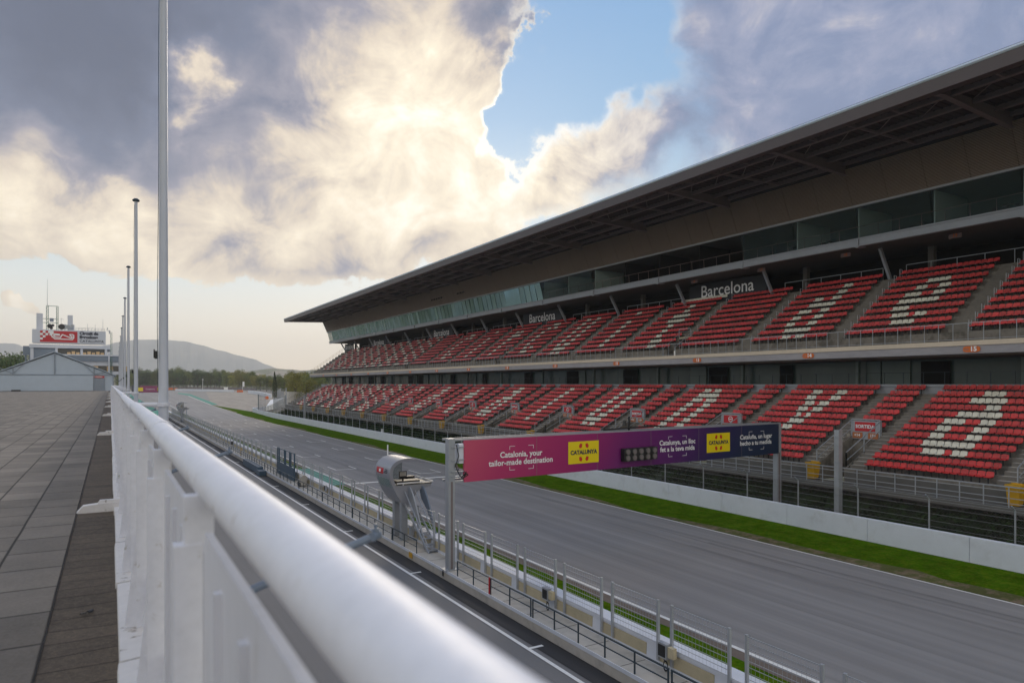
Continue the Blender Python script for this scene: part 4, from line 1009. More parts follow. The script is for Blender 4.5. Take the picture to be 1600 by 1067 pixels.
for k in range(-3, 18):
    fy = 35.9+9.825*k
    for i in range(UN):
        for j in range(17):
            y = fy-.25-j*SP
            if y < YS+.3 or y > YE-.3: continue
            if k <= 9: wh = pat(UW.get(k, ' '), fy, UN-1-i, j, 1 if UW.get(k) != 'e' else 2)
            else: wh = k > 10 and (((j//3)+(i*2)+k) % 4 == 0 or ((j//4+i+k*3) % 3 == 0 and (i*7+j//2) % 5 < 2))
            seats.append((UX+UDX*i+.42, y, UZ+UDZ*i+.43, wh))
def proj(x, y, z):
    d = y*math.cos(YAW)+x*math.sin(YAW); return 800+1067*(x*math.cos(YAW)-y*math.sin(YAW))/d, 600-1067*(z-10)/d, d
near = sorted([s for s in seats if proj(*s[:3])[0] < 1612], key=lambda s: proj(*s[:3])[2])[:100]
ns = set(near)
for s in near:
    o = bpy.data.objects.new('seat', ME_W if s[3] else ME_R); col.objects.link(o); o.parent = gs; o.location = Vector(s[:3])-gs.location
    if s[3]: o['label'] = 'white plastic seat'
rest = [s for s in seats if s not in ns]
pv = {False: ([tuple(v.co) for v in ME_R.vertices], [tuple(p.vertices) for p in ME_R.polygons], [p.material_index for p in ME_R.polygons])}
V0, F0, I0 = pv[False]; vv = []; ff = []; mi = []
for (x, y, z, wh) in rest:
    B = len(vv); jx = R.uniform(-.006, .006); jz = R.uniform(-.008, .008); vv += [(a+x+jx, b+y, c+z+jz+(a*R.choice((0, 0, .03)))) for a, b, c in V0]
    ff += [tuple(B+q for q in f) for f in F0]; mi += [(2 if q == 1 else (1 if wh else 0)) for q in I0]
me = bpy.data.meshes.new('distant_seats'); me.from_pydata(vv, [], ff)
for q in (M_red, M_seatw, M_seatleg): me.materials.append(q)
me.polygons.foreach_set('material_index', mi); me.update()
o = bpy.data.objects.new('distant_seats', me); col.objects.link(o); put(o, gs); o['kind'] = 'stuff'

# walkway in front of the lower tier, railings, glazed wall, fascia, roof
for a, b in BAYS:
    m = MB(); m.box(44.05, a, 2.62, 45.27, b, 2.98); m.box(44.9, a, .8, 45.3, b, 2.62); m.build('front_walkway', M_conc_d, gs)
    m = MB()
    for z in (4.15, 3.92, 3.5, 3.2): m.bar((44.15, a, z), (44.15, b, z), .07 if z > 4 else .04, .07 if z > 4 else .04)
    n = round((b-a)/1.31)
    for i in range(n): y = a+(b-a)*i/n; m.bar((44.12, y, 2.75), (44.12, y, 4.15), .05, .05)
    m.build('front_railing', M_galv, gs)
    m = MB(); m.box(56.1, a, 9.2, 57.2, b, 9.88); m.box(55.95, a, 9.80, 57.3, b, 9.98); m.build('ledge', M_slab, gs)
    m = MB(); m.box(57.2, a, 9.3, 59.5, b, 9.9); m.box(52.9, a, 12.05, 68.5, b, 12.3); m.build('concourse_slab', M_conc_d, gs)
    m = MB(); m.box(52.5, a, 12.16, 52.9, b, 12.74); m.build('fascia', M_fascia, gs)
    m = MB(); m.box(52.44, a, 12.745, 53.2, b, 13.08); m.build('cream_ledge', M_cream, gs)
    m = MB(); n = round((b-a)/1.0)
    for i in range(n): y = a+(b-a)*i/n; m.bar((52.62, y, 13.05), (52.62, y, 14.35), .035, .035)
    m.bar((52.62, a, 14.35), (52.62, b, 14.35), .045, .045); m.bar((52.62, a, 13.2), (52.62, b, 13.2), .03, .03); m.build('upper_railing', M_steel, gs)
    m = MB(); n = 8
    for i in range(n): y = a+(b-a)*i/n; m.bar((57.15, y, 9.9), (57.15, y, 10.95), .04, .04)
    m.bar((57.15, a, 10.95), (57.15, b, 10.95), .04, .04); m.build('concourse_railing', M_darkrail, gs)
# concourse glazed wall behind lower tier
r2 = random.Random(3)
for k, (a, b) in enumerate(BAYS):
    m = MB(); m.box(59.4, a, 9.9, 59.6, b, 12.05); m.build('concourse_wall', M_teald if k < 5 else M_teal if k % 3 == 9 else M_teald, gs)
    m = MB(); y = a+.4
    while y < b-1.4:
        wd = r2.choice((1.3, 2.0, 2.6, 3.4)); wd = min(wd, b-.3-y)
        if r2.random() < .35: MB().box(59.2, y, 9.92, 59.38, y+wd-.15, 12.0).build('concourse_partition', M_tealm, gs)
        y += wd+r2.choice((0, .9, 1.6))
    MB().box(58.4, a-.12, 9.92, 58.75, a+.15, 12.04).build('concourse_pillar', M_tealm, gs)
    y = a+2+r2.uniform(0, 8); MB().box(59.1, y, 9.93, 59.16, y+r2.uniform(1.2, 3.0), 11.9).build('door', M_dark, gs)
# VIP level
def xl(h): return 56.4+(57.8-56.4)*(19.1-h)/(19.1-16.0)
for k, (a, b) in enumerate(BAYS):
    m = MB(); n = 30
    for i in range(n):
        h = 16.05+(19.1-16.05)*i/n; x = xl(h)
        for g in range(4):
            p = a+(b-a)*g/4+.03; q = a+(b-a)*(g+1)/4-.03
            m.hexa([(x-.085, p, 10+h), (x+.05, p, 10+h+.012), (x+.05, q, 10+h+.012), (x-.085, q, 10+h), (x-.06, p, 10+h+.062), (x+.05, p, 10+h+.085), (x+.05, q, 10+h+.085), (x-.06, q, 10+h+.062)])
    m.build('louvre_panel', M_louv, gs)
    m = MB(); m.face([(xl(16.)+.12, a, 26.0), (xl(19.1)+.12, a, 29.15), (xl(19.1)+.12, b, 29.15), (xl(16.)+.12, b, 26.0)]); m.box(56.6, a, 29.1, 57.2, b, 29.7); m.build('louvre_backing', M_deck, gs)
    m = MB(); m.box(57.72, a, 25.86, 57.98, b, 26.04); m.build('window_head', M_galv, gs)
    m = MB(); m.box(58.5, a, 22.55, 58.62, b, 23.10); m.box(58.38, a, 23.10, 58.9, b, 23.22); m.box(58.4, a, 22.48, 58.8, b, 22.56); m.build('slab_beam', M_slab, gs)
    m = MB(); m.box(58.62, a, 22.62, 70, b, 23.1); m.build('slab', M_conc_d, gs)
    m = MB(); m.prism([(58.35, 22.35), (58.35, 23.1), (58.5, 23.1), (58.5, 22.35)], 'xz', a-.12, a+.12); m.box(58.3, a-.3, 22.42, 59.3, a+.3, 22.50); m.build('bracket', M_slab, gs)
    m = MB(); m.box(57.9, a, 26.05, 70, b, 26.3); m.build('vip_ceiling', M_conc_d, gs)
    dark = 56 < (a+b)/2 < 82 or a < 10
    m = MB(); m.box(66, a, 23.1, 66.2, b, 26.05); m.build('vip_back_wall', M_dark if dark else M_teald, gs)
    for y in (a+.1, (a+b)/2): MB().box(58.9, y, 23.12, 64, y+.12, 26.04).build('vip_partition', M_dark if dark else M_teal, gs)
    m = MB(); n = 7
    for i in range(n): y = a+(b-a)*i/n; m.bar((58.62, y, 23.2), (58.55, y, 24.25), .03, .03)
    m.bar((58.55, a, 24.25), (58.55, b, 24.25), .04, .04); m.build('balcony_rail', M_roofu, gs)
    rr = random.Random(k); m = MB()
    for q in range(5):
        y = a+1+rr.uniform(0, 11); x = rr.uniform(60, 62); m.box(x, y, 23.95, x+.7, y+.7, 24.02); m.box(x+.3, y+.3, 23.1, x+.36, y+.36, 23.95)
        for s_ in (-1, 1): m.box(x+.1, y+.3+s_*.8, 23.5, x+.5, y+.7+s_*.8, 23.55); m.box(x+.45, y+.3+s_*.8, 23.1, x+.5, y+.7+s_*.8, 24.0)
    if not dark: m.build('vip_furniture', M_black, gs)
    if not dark:
        far_ = a > 82; n = 8 if far_ else 2
        for i in range(n):
            ya = a+(b-a)*i/n+.05; yb = a+(b-a)*(i+1)/n-.05; m = MB(); j1 = rr.uniform(-.05, .05) if far_ else 0; j2 = rr.uniform(-.05, .05) if far_ else 0
            m.hexa([(57.95+j1, ya, 26.02), (58.0+j1, ya, 26.02), (58.0+j2, yb, 26.02), (57.95+j2, yb, 26.02), (58.62-j2, ya, 23.25), (58.67-j2, ya, 23.25), (58.67-j1, yb, 23.25), (58.62-j1, yb, 23.25)])
            m.build('window', M_clear if (k == 15 and i >= n-2) else M_vipr if far_ else M_vip, gs)
    # upper concourse behind the top row
    m = MB(); m.box(68, a, 18.5, 68.2, b, 22.6); m.box(63.1, a, 18.9, 68, b, 19.3); m.build('upper_concourse', M_dark, gs)
    m = MB(); m.bar((61.1, a+12.6, 22.5), (62.9, a+12.6, 19.5), .22, .32); m.build('strut', M_slab, gs)
    m = MB(); m.box(64.6, a+9.7, 19.2, 65.1, a+10.2, 22.6); m.build('column', M_conc_d, gs)
    m = MB(); m.bar((63.1, a+.4, 20.95), (63.1, b-1.8, 20.95), .05, .05)
    for i in range(6): y = a+.4+(b-a-2.2)*i/5; m.bar((63.1, y, 19.2), (63.1, y, 20.95), .04, .04)
    m.build('top_railing', M_steel, gs)
    # roof
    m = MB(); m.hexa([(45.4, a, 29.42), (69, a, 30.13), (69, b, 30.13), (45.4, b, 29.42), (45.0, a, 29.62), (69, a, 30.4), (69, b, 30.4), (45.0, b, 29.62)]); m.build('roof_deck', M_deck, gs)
    m = MB(); m.prism([(45.0, 29.35), (44.93, 29.45), (45.0, 29.60), (45.25, 29.68), (45.5, 29.64), (45.3, 29.35)], 'xz', a, b-.02); m.build('roof_gutter', M_roof, gs)
    m = MB(); m.prism([(45.02, 28.52), (45.02, 29.34), (45.3, 29.34), (45.7, 28.62), (45.7, 28.52)], 'xz', a, b); m.build('roof_edge', M_edgeb, gs)
    m = MB(); yb_ = a
    m.prism([(45.9, 28.75), (47.2, 29.0), (56.6, 28.62), (57.2, 28.62), (57.2, 29.72), (45.9, 29.4)], 'xz', yb_-.11, yb_+.11); m.prism([(45.9, 28.70), (56.7, 28.58), (56.7, 28.64), (45.9, 28.77)], 'xz', yb_-.26, yb_+.26) if False else None
    for (p, q) in (((46.0, 28.80), (47.2, 29.02)), ((47.2, 29.02), (56.9, 28.62))): m.bar((p[0], yb_, p[1]), (q[0], yb_, q[1]), .42, .05)
    m.build('roof_beam', M_beam, gs)
    for x in (48.2, 51.0, 54.0, 56.2):
        m = MB(); z = 29.42+(x-45.4)*.03; m.box(x-.17, a+.1, z-.40, x+.17, b-.1, z-.28); m.box(x-.03, a+.1, z-.30, x+.03, b-.1, z); m.build('purlin', M_beam, gs)
    m = MB()
    for q, x1 in ((.25, 48.3), (.5, 56.3), (.75, 48.3)): y = a+(b-a)*q; m.bar((45.7, y, 29.15), (x1, y, 29.15+(x1-45.7)*.025), .14, .2)
    for q in (.28, .53, .78, .03): y = a+(b-a)*q; m.bar((48.2, y, 29.3), (51.0, y+3, 29.4), .05, .05)
    m.build('roof_brace', M_beam, gs)
    m = MB(); x = 46.
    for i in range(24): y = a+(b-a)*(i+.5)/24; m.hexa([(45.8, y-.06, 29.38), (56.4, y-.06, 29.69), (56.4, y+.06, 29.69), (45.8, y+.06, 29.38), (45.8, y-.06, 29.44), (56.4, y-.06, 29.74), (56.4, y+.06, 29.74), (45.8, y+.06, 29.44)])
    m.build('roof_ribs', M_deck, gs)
# far end of the stand
m = MB(); m.hexa([(45.0, YE, 28.6), (69, YE, 29.4), (69, YE+.3, 29.4), (45.0, YE+.3, 28.6), (44.9, YE, 29.6), (69, YE, 30.4), (69, YE+.3, 30.4), (44.9, YE+.3, 29.6)]); m.build('roof_end', M_beam, gs)
m = MB(); m.prism([(56.45, 29.1), (57.85, 25.9), (60, 25.9), (60, 29.8), (56.45, 29.5)], 'xz', YE, YE+.25); m.build('end_wall', M_louv, gs)
m = MB(); m.prism([(57.9, 25.9), (58.65, 23.2), (66, 23.2), (66, 25.9)], 'xz', YE, YE+.08); m.build('end_window', M_clear, gs)
m = MB(); m.prism([(58.5, 9.9), (62.5, 9.9), (62.5, 12.1), (57.0, 12.1)], 'xz', YE+.02, YE+.1); m.build('end_window', M_clear, gs)
m = MB()
for p, q in (((53.0, 14.2), (62.6, 21.0)), ((53.0, 13.7), (62.6, 20.5))): m.bar((p[0], YE+.1, p[1]), (q[0], YE+.1, q[1]), .05, .05)
for i in range(11): x = 53+.96*i; z = 12.9+.68*i; m.bar((x, YE+.1, z), (x, YE+.1, z+1.3), .04, .04)
m.build('end_railing', M_ochre, gs)
m = MB()
for i in range(LN): m.box(LX+LDX*i, YE, 2, LX+LDX*(i+1), YE+.15, LZ+LDZ*i)
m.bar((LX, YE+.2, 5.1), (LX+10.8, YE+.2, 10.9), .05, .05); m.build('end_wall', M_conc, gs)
m = MB()
for i in range(8): y = 121+i*1.15; m.box(56.75+.31, y, 28.0-.9, 56.77+.31, y+.8, 28.35-.9) if i > 2 else m.box(56.98, y-6.5, 27.05, 57.0, y-5.7, 27.35)
m.build('vent_opening', M_dark, gs)
# white bench row on the upper concourse rail
m = MB()
for j in range(15): y = 63.8-j*.5; m.box(62.75, y-.22, 20.3, 62.82, y+.22, 20.62)
m.build('white_seat_backs', M_seatw, gs)

# stair rails beside the lower vomitories, signs and bins
for k in range(-1, 14):
    fy = 28.7+PB*k; y0, y1 = fy+1.45, fy+3.6
    if y1 > YE: continue
    m = MB()
    for y in (y0-.1, y1+.1):
        m.bar((45.5, y, 5.1), (49.8, y, 7.25), .06, .06); m.bar((45.5, y, 4.5), (49.8, y, 6.6), .04, .04)
        for t in (0, .5, 1.): m.bar((45.5+4.3*t, y, 4.0+2.1*t), (45.5+4.3*t, y, 5.1+2.15*t), .06, .06)
    m.bar((45.5, y0-.1, 2.9), (45.5, y0-.1, 5.1), .06, .06)
    m.build('stair_rail', M_galv, gs)
    if -0.5 < k:
        n1, n2 = 14-k, 15-k
        sort = k % 2 == 0
        nm = f'grey and red exit sign reading SORTIDA with numbers {n1} and {n2}' if sort else f'red no-entry sign with numbers {n1} and {n2} over a lower stair'
        e = empty('exit_sign', (49.7, (y0+y1)/2, 5.8), nm, 'sign', 'signs over the lower tier exits')
        m = MB(); m.box(49.68, y0, 5.78, 49.74, y1, 7.2); m.build('panel', M_steel, e)
        m = MB()
        for q in ((y0-.05, 5.7, y0-.05, 7.3), (y1+.05, 5.7, y1+.05, 7.3), (y0-.05, 7.3, y1+.05, 7.3)): m.bar((49.7, q[0], q[1]), (49.7, q[2], q[3]), .07, .07)
        m.build('frame', M_galv, e)
        m = MB(); m.box(49.64, y0+.3, 6.4, 49.67, y1-.25, 7.1); m.build('red_plate', M_signred, e)
        m = MB(); yc = (y0+y1)/2
        if sort: text(m, 'SORTIDA', .36, (49.62, yc, 6.75), (0, -1, 0), (0, 0, 1), bold=.012)
        else:
            for i in range(24):
                a0, a1 = 2*math.pi*i/24, 2*math.pi*(i+1)/24
                m.face([(49.625, yc+.26*math.cos(a0), 6.75+.26*math.sin(a0)), (49.625, yc+.26*math.cos(a1), 6.75+.26*math.sin(a1)), (49.625, yc+.20*math.cos(a1), 6.75+.20*math.sin(a1)), (49.625, yc+.20*math.cos(a0), 6.75+.20*math.sin(a0))])
            m.box(49.62, yc-.15, 6.71, 49.63, yc+.15, 6.79)
        m.build('symbol', M_letter, e, fix=False)
        MB().box(49.64, y0+.05, 5.85, 49.67, y0+.85, 6.3).build('number_plate', M_numplate, e); MB().box(49.64, y1-.85, 5.85, 49.67, y1-.05, 6.3).build('number_plate', M_numplate, e)
        m = MB(); text(m, f'<{n1}', .30, (49.62, y1-.45, 6.08), (0, -1, 0), (0, 0, 1), bold=.008); m.build('numbers', M_letter, e, fix=False); m = MB(); text(m, f'{n2}>', .30, (49.62, y0+.45, 6.08), (0, -1, 0), (0, 0, 1), bold=.008); m.build('numbers', M_letter, e, fix=False)
for k in range(-1, 13):
    y = 32.2+PB*k
    w1 = 'at the right edge of the picture' if k == -1 else f'below the stair between sections {14-k} and {15-k}'
    e = empty('waste_bin', (44.75, y, 2.98), f'yellow plastic waste bin on the front walkway {w1}', 'bin', 'yellow bins along the front walkway')
    m = MB(); x = 44.75; a, b = .27, .36
    m.hexa([(x-a, y-a, 3.05), (x+a, y-a, 3.05), (x+a, y+a, 3.05), (x-a, y+a, 3.05), (x-b, y-b, 4.15), (x+b, y-b, 4.15), (x+b, y+b, 4.15), (x-b, y+b, 4.15)]); m.build('body', M_yellow, e)
    m = MB(); m.box(x-b-.03, y-b-.03, 4.15, x+b+.03, y+b+.03, 4.24); m.box(x+.2, y-.3, 4.24, x+.34, y+.3, 4.30); m.build('lid', M_yellow, e)
    m = MB(); m.tube((x+.25, y-.3, 3.08), (x+.25, y-.36, 3.08), .1, n=12); m.tube((x+.25, y+.3, 3.08), (x+.25, y+.36, 3.08), .1, n=12); m.build('wheel', M_black, e)
for k in range(0, 14):
    y = 25.1+PB*k; n_ = 15-k
    e = empty('section_sign', (52.45, y, 12.3), f'small orange section number sign reading {n_} on the grandstand fascia', 'sign', 'orange section number signs')
    hw, hh = .56, .22; pts = [(y+hw*(1 if abs(math.cos(t)) < 2 else 1)*math.copysign(abs(math.cos(t))**.45, math.cos(t)), 12.47+hh*math.copysign(abs(math.sin(t))**.7, math.sin(t))) for t in [i*math.pi/12+.01 for i in range(24)]]
    MB().prism(pts, 'yz', 52.43, 52.48).build('plate', M_orange, e)
    m = MB(); text(m, str(n_), .46, (52.41, y-.14, 12.47), (0, -1, 0), (0, 0, 1), bold=.018); m.build('number', M_letter, e, fix=False)
    MB().box(52.425, y+.18, 12.40, 52.428, y+.48, 12.43).box(52.425, y+.18, 12.48, 52.428, y+.48, 12.51).build('stripe', M_roofu, e)
for i, n_ in enumerate((19, 18, 17, 16)):
    y = 30.2+9.8*i; e = empty('soffit_sign', (60.5, y, 22.1), f'dim red number sign reading {n_} under the upper slab', 'sign', 'dim number signs under the slab')
    MB().box(60.48, y-.5, 22.12, 60.54, y+.5, 22.5).build('plate', M_roofu, e)
    m = MB(); text(m, str(n_), .4, (60.46, y, 22.31), (0, -1, 0), (0, 0, 1), bold=.01); m.build('number', M_orange, e, fix=False)
bn = [('nearest and largest', 34.0+.0), ('second nearest', 0), ('third nearest', 0), ('fourth nearest', 0), ('farthest and smallest', 0)]
for i, y in enumerate((57.0, 97.1, 137.7, 178.5, 205.0)):
    e = empty('barcelona_banner', (62.9, y, 19.6), f'{bn[i][0]} dark banner with white word Barcelona behind the upper seats', 'banner', 'dark Barcelona banners')
    MB().box(62.9, y-6.0 if i < 4 else y-4.5, 19.4, 63.0, y+5.8 if i < 4 else y+4.5, 22.3).build('cloth', M_navyb, e)
    m = MB(); text(m, 'Barcelona', 2.05, (62.87, y-.2, 21.25), (0, -1, 0), (0, 0, 1), bold=.014, sx_=.99); m.build('lettering', M_letter, e, fix=False)

# ivy bank under the stand
m = MB(); rv = random.Random(5)
m.face([(41.9, -10, .6), (44.95, -10, 2.2), (44.95, 214, 2.2), (41.9, 214, .6)])
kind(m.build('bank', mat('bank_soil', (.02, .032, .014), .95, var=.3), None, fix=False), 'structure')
m = MB()
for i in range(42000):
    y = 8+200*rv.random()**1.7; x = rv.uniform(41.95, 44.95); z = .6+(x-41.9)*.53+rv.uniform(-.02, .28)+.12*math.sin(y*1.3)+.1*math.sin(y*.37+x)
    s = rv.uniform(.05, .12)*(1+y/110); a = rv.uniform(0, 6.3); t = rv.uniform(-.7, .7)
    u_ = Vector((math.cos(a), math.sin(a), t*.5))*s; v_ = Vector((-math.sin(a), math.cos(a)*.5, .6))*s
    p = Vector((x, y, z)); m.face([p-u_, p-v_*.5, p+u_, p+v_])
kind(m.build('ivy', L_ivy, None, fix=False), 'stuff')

# ---------------------------------------------------------------- far end of the straight
def path_thing(name, pts, h, th, m_, label, cat, z0=0, group=None):
    m = MB()
    for a, b in zip(pts, pts[1:]): m.bar((a[0], a[1], a[2]+z0+h/2), (b[0], b[1], b[2]+z0+h/2), th, h)
    return tag(centre(m.build(name, m_)), label, cat, group) if label else m
P1 = [at(u, v) for u, v in ((274, 611), (300, 611.3), (340, 612), (365, 612.5))]
P2 = [at(u, v) for u, v in ((388, 614.5), (400, 616), (412, 618.5), (423, 621.5))]
path_thing('tyre_barrier', P1, 1.6, 1.0, M_wall, 'long white tyre barrier across the far side of the gravel trap', 'barrier')
path_thing('tyre_barrier', P2, 1.9, 1.0, M_wall, 'shorter white tyre barrier right of the orange blocks', 'barrier')
for (u, v, w_, lab) in ((375, 612.8, 3.8, 'wide orange barrier block between the two white tyre barriers'), (266, 609.2, 3.6, 'orange barrier block just right of the colourful advertising board'), (274.5, 609.4, 2.2, 'small orange barrier block at the left end of the white barrier'),
                        (417, 623.5, 1.6, 'orange crate behind the end of the barrier wall'), (390, 613.5, 2.5, 'faded orange block beside the shorter white barrier')):
    p = at(u, v); m = MB()
    for k in range(3): m.box(p[0]-w_/2+k*w_/3+.04, p[1], p[2], p[0]-w_/2+(k+1)*w_/3-.04, p[1]+1.2, p[2]+1.45); m.box(p[0]-w_/2+k*w_/3+.1, p[1]-.05, p[2]+.5, p[0]-w_/2+(k+1)*w_/3-.1, p[1], p[2]+.7)
    tag(centre(m.build('orange_barrier', M_orangeb)), lab, 'barrier', 'orange barrier blocks')
# colourful advertising board
p = at(229, 613.0); e = empty('advertising_board', p, 'long navy and magenta advertising board with yellow panels beyond the flagpoles', 'billboard')
dd = math.hypot(p[0], p[1]); wpx = dd/1067/.9
xa, xb = p[0]-15.5*wpx*1.05, p[0]+15.5*wpx*1.05; hh = 9.0*wpx*.9
nb = 3; m = MB(); m.box(xa, p[1], p[2], xa+(xb-xa)*.28, p[1]+.5, p[2]+hh); m.build('panel', M_lettd, e)
m = MB(); m.box(xa+(xb-xa)*.28, p[1], p[2], xb, p[1]+.5, p[2]+hh); m.build('panel', mat('magenta_print', (.22, .012, .10), .5), e)
m = MB()
for f0, f1 in ((.19, .38), (.86, 1.)): m.box(xa+(xb-xa)*f0, p[1]-.1, p[2]+hh*.2, xa+(xb-xa)*f1, p[1]-.02, p[2]+hh*.75)
m.build('yellow_panel', M_yelp, e)
m = MB(); text(m, 'Catalonia', hh*.32, (xa+(xb-xa)*.62, p[1]-.1, p[2]+hh*.5), (1, 0, 0), (0, 0, 1)); m.build('lettering', M_letter, e, fix=False)
# perimeter fence in front of the trees
FP = [at(u, v) for u, v in ((190, 607.5), (240, 608), (300, 608.6), (345, 609), (375, 609.4), (400, 611), (425, 613.5), (445, 616.5))]
e = empty('perimeter_fence', FP[3], 'grey mesh perimeter fence in front of the far trees', 'fence')
m = MB(); k = 0
for a, b in zip(FP, FP[1:]):
    a = Vector(a); b = Vector(b); L = (b-a).length; n = max(2, int(L/3))
    for i in range(n):
        p = a.lerp(b, i/n); m.bar(p, p+Vector((0, 0, 3.4)), .10, .10)
    for z in (.6, 1.4, 2.2, 3.0, 3.4): m.bar(a+Vector((0, 0, z)), b+Vector((0, 0, z)), .06, .05)
m.build('fence_mesh', M_steel, e)
m = MB()
for a, b in zip(FP[:6], FP[1:6]): m.bar((a[0], a[1]+1, a[2]+1.1), (b[0], b[1]+1, b[2]+1.1), .2, 1.8)
m.build('screen', M_beam, e)
# fences, banner sheets and screens at the end of the barrier wall
def fence_run(name, pts, h, m_, label, step=1.5, cat='fence'):
    m = MB()
    for a, b in zip(pts, pts[1:]):
        a = Vector(a); b = Vector(b); n = max(1, int((b-a).length/step))
        for i in range(n+1): p = a.lerp(b, i/n); m.bar(p, p+Vector((0, 0, h)), .10, .10)
        for q in (.25, .5, .75, 1.): m.bar(a+Vector((0, 0, h*q)), b+Vector((0, 0, h*q)), .06, .05)
    return tag(centre(m.build(name, m_)), label, cat)
fence_run('catch_fence', [(42.6, 240, 1.2), (44.2, 247, 1.4), (47.5, 253, 1.6)], 5.2, M_steel, 'dark framed fence section at the curved end of the barrier wall', 1.2)
fence_run('catch_fence', [(46, 232, 1.), (49, 240, 1.), (54, 252, 1.5), (58, 268, 2)], 4.6, M_steel, 'grey mesh fence curving between grandstand end and gravel trap', 1.0)
fence_run('catch_fence', [(60, 280, 2.), (63, 310, 2.), (72, 345, 3)], 5.0, M_steel, 'grey fence screening the access road left of the grandstand', 2.0)
m = MB(); m.hexa([(46.3, 246, .8), (49.5, 247, 1.2), (55, 262, 2.2), (51, 262, 1.8), (46.3, 246, 2.2), (49.8, 247, 3.6), (56, 262, 5.0), (51, 262, 4.2)]); thing_mesh('tarpaulin', m, M_letter, 'white tarpaulin covered pile at the end of the barrier wall', 'tarpaulin')
m = MB(); m.hexa([(57, 268, 0), (62, 285, 0), (62.5, 284.6, 0), (57.5, 267.6, 0), (57, 268, 7.2), (62, 285, 6.9), (62.5, 284.6, 6.9), (57.5, 267.6, 7.2)]); m.hexa([(62, 285, 0), (96, 330, 0), (96.5, 329.6, 0), (62.5, 284.6, 0), (62, 285, 6.9), (96, 330, 6.2), (96.5, 329.6, 6.2), (62.5, 284.6, 6.9)])
thing_mesh('concrete_wall', m, M_conc_l, 'pale grey concrete wall beyond the left end of the grandstand', 'wall')
m = MB(); m.tube((56.5, 262, 0), (56.5, 262, 8.6), .18); thing_mesh('service_pole', m, M_steel, 'thin dark pole left of the first lower seats', 'pole')
for (u, v, h, lab) in ((316.6, 610, 8, 'thin white pole with lamp in the far treeline'), (379, 612, 7, 'pale flag on a pole before the far trees')):
    p = at(u, v); m = MB(); m.tube(p, (p[0], p[1], p[2]+h), .15, .1); m.box(p[0]-.5, p[1]-.2, p[2]+h-.3, p[0]+.5, p[1]+.2, p[2]+h+.2) if u < 350 else m.box(p[0], p[1], p[2]+h-3.5, p[0]+1.2, p[1]+.1, p[2]+h)
    thing_mesh('far_pole', m, M_letter, lab, 'pole')
p = at(353, 611); m = MB(); m.box(p[0]-1.2, p[1], p[2], p[0]+1.2, p[1]+1.5, p[2]+2.6); m.box(p[0]-1.4, p[1]-.1, p[2]+2.6, p[0]+1.4, p[1]+1.6, p[2]+2.9); thing_mesh('marshal_hut', m, M_letter, 'small white marshal hut behind the far tyre barrier', 'hut')

# ---------------------------------------------------------------- trees
def make_tree(kindn, seed, m_leaf, h, rad_, n=2600, tall=False):
    rr = random.Random(seed); lobes = []
    cz0 = .50*h
    for i in range(13 if not tall else 7):
        a = rr.uniform(0, 6.28); r = rad_*rr.uniform(.15, .62)*(1 if not tall else .4); z = rr.uniform(.22, .84)*h
        lobes.append((r*math.cos(a), r*math.sin(a), z, rad_*rr.uniform(.32, .55)*(1 if not tall else .7)))
    lobes.append((0, 0, h*.62, rad_*.6))
    t = MB(); t.tube((0, 0, 0), (0, 0, h*.35), .03*h, .02*h, n=8); t.tube((0, 0, h*.35), (.02*h, 0, h*.7), .02*h, .008*h, n=6)
    for L in lobes[:6]: t.tube((0, 0, h*.3), (L[0]*.8, L[1]*.8, L[2]), .012*h, .004*h, n=5)
    m = MB()
    for i in range(n):
        L = rr.choice(lobes); d = Vector((rr.gauss(0, 1), rr.gauss(0, 1), rr.gauss(0, 1))).normalized(); q = rr.uniform(.55, 1.05)*L[3]
        p = Vector(L[:3])+Vector((d.x*q, d.y*q, d.z*q*.85))
        if p.z < .03*h: continue
        s = rr.uniform(.10, .26)*(h/11)*1.1; u_ = Vector((rr.gauss(0, 1), rr.gauss(0, 1), rr.gauss(0, .6))).normalized(); v_ = u_.cross(d+Vector((rr.gauss(0, .5), rr.gauss(0, .5), rr.gauss(0, .5)))).normalized()
        m.face([p-u_*s, p-v_*s*.7, p+u_*s, p+v_*s*.7])
    tr = t.build('trunk', M_bark, None, fix=False); cr = m.build('crown', m_leaf, None, fix=False)
    d = (tr.data, cr.data); bpy.data.objects.remove(tr); bpy.data.objects.remove(cr); return d
protos = []
for i, (ml, h, r_) in enumerate(((L_dark, 12, 5.2), (L_mid, 11, 5.0), (L_yel, 11.5, 4.6), (L_dark, 10, 4.6), (L_mid, 13, 4.8), (L_yel, 9.5, 4.4))):
    protos.append(make_tree('t', 20+i, ml, h, r_))
def cyp():
    m = MB(); rr = random.Random(9)
    for i in range(900):
        z = rr.uniform(.08, 1); a = rr.uniform(0, 6.28); r = .95*min(1, (1-z)*2.2+.08)*rr.uniform(.6, 1); p = Vector((r*math.cos(a), r*math.sin(a), z*12)); s = .28
        m.face([p-Vector((0, s, 0)), p-Vector((s, 0, 0))*.6, p+Vector((0, s, .3)), p+Vector((s*.5, 0, .6))])
    t = MB(); t.tube((0, 0, 0), (0, 0, 6), .2, .1); a = t.build('trunk', M_bark, None); b = m.build('crown', L_dark, None, fix=False); d = (a.data, b.data); bpy.data.objects.remove(a); bpy.data.objects.remove(b); return d
cy_ = cyp()
DESC = ['dark green rounded', 'olive green spreading', 'yellowing autumn', 'low dark green', 'tall olive', 'small yellow green']
tk = [0]
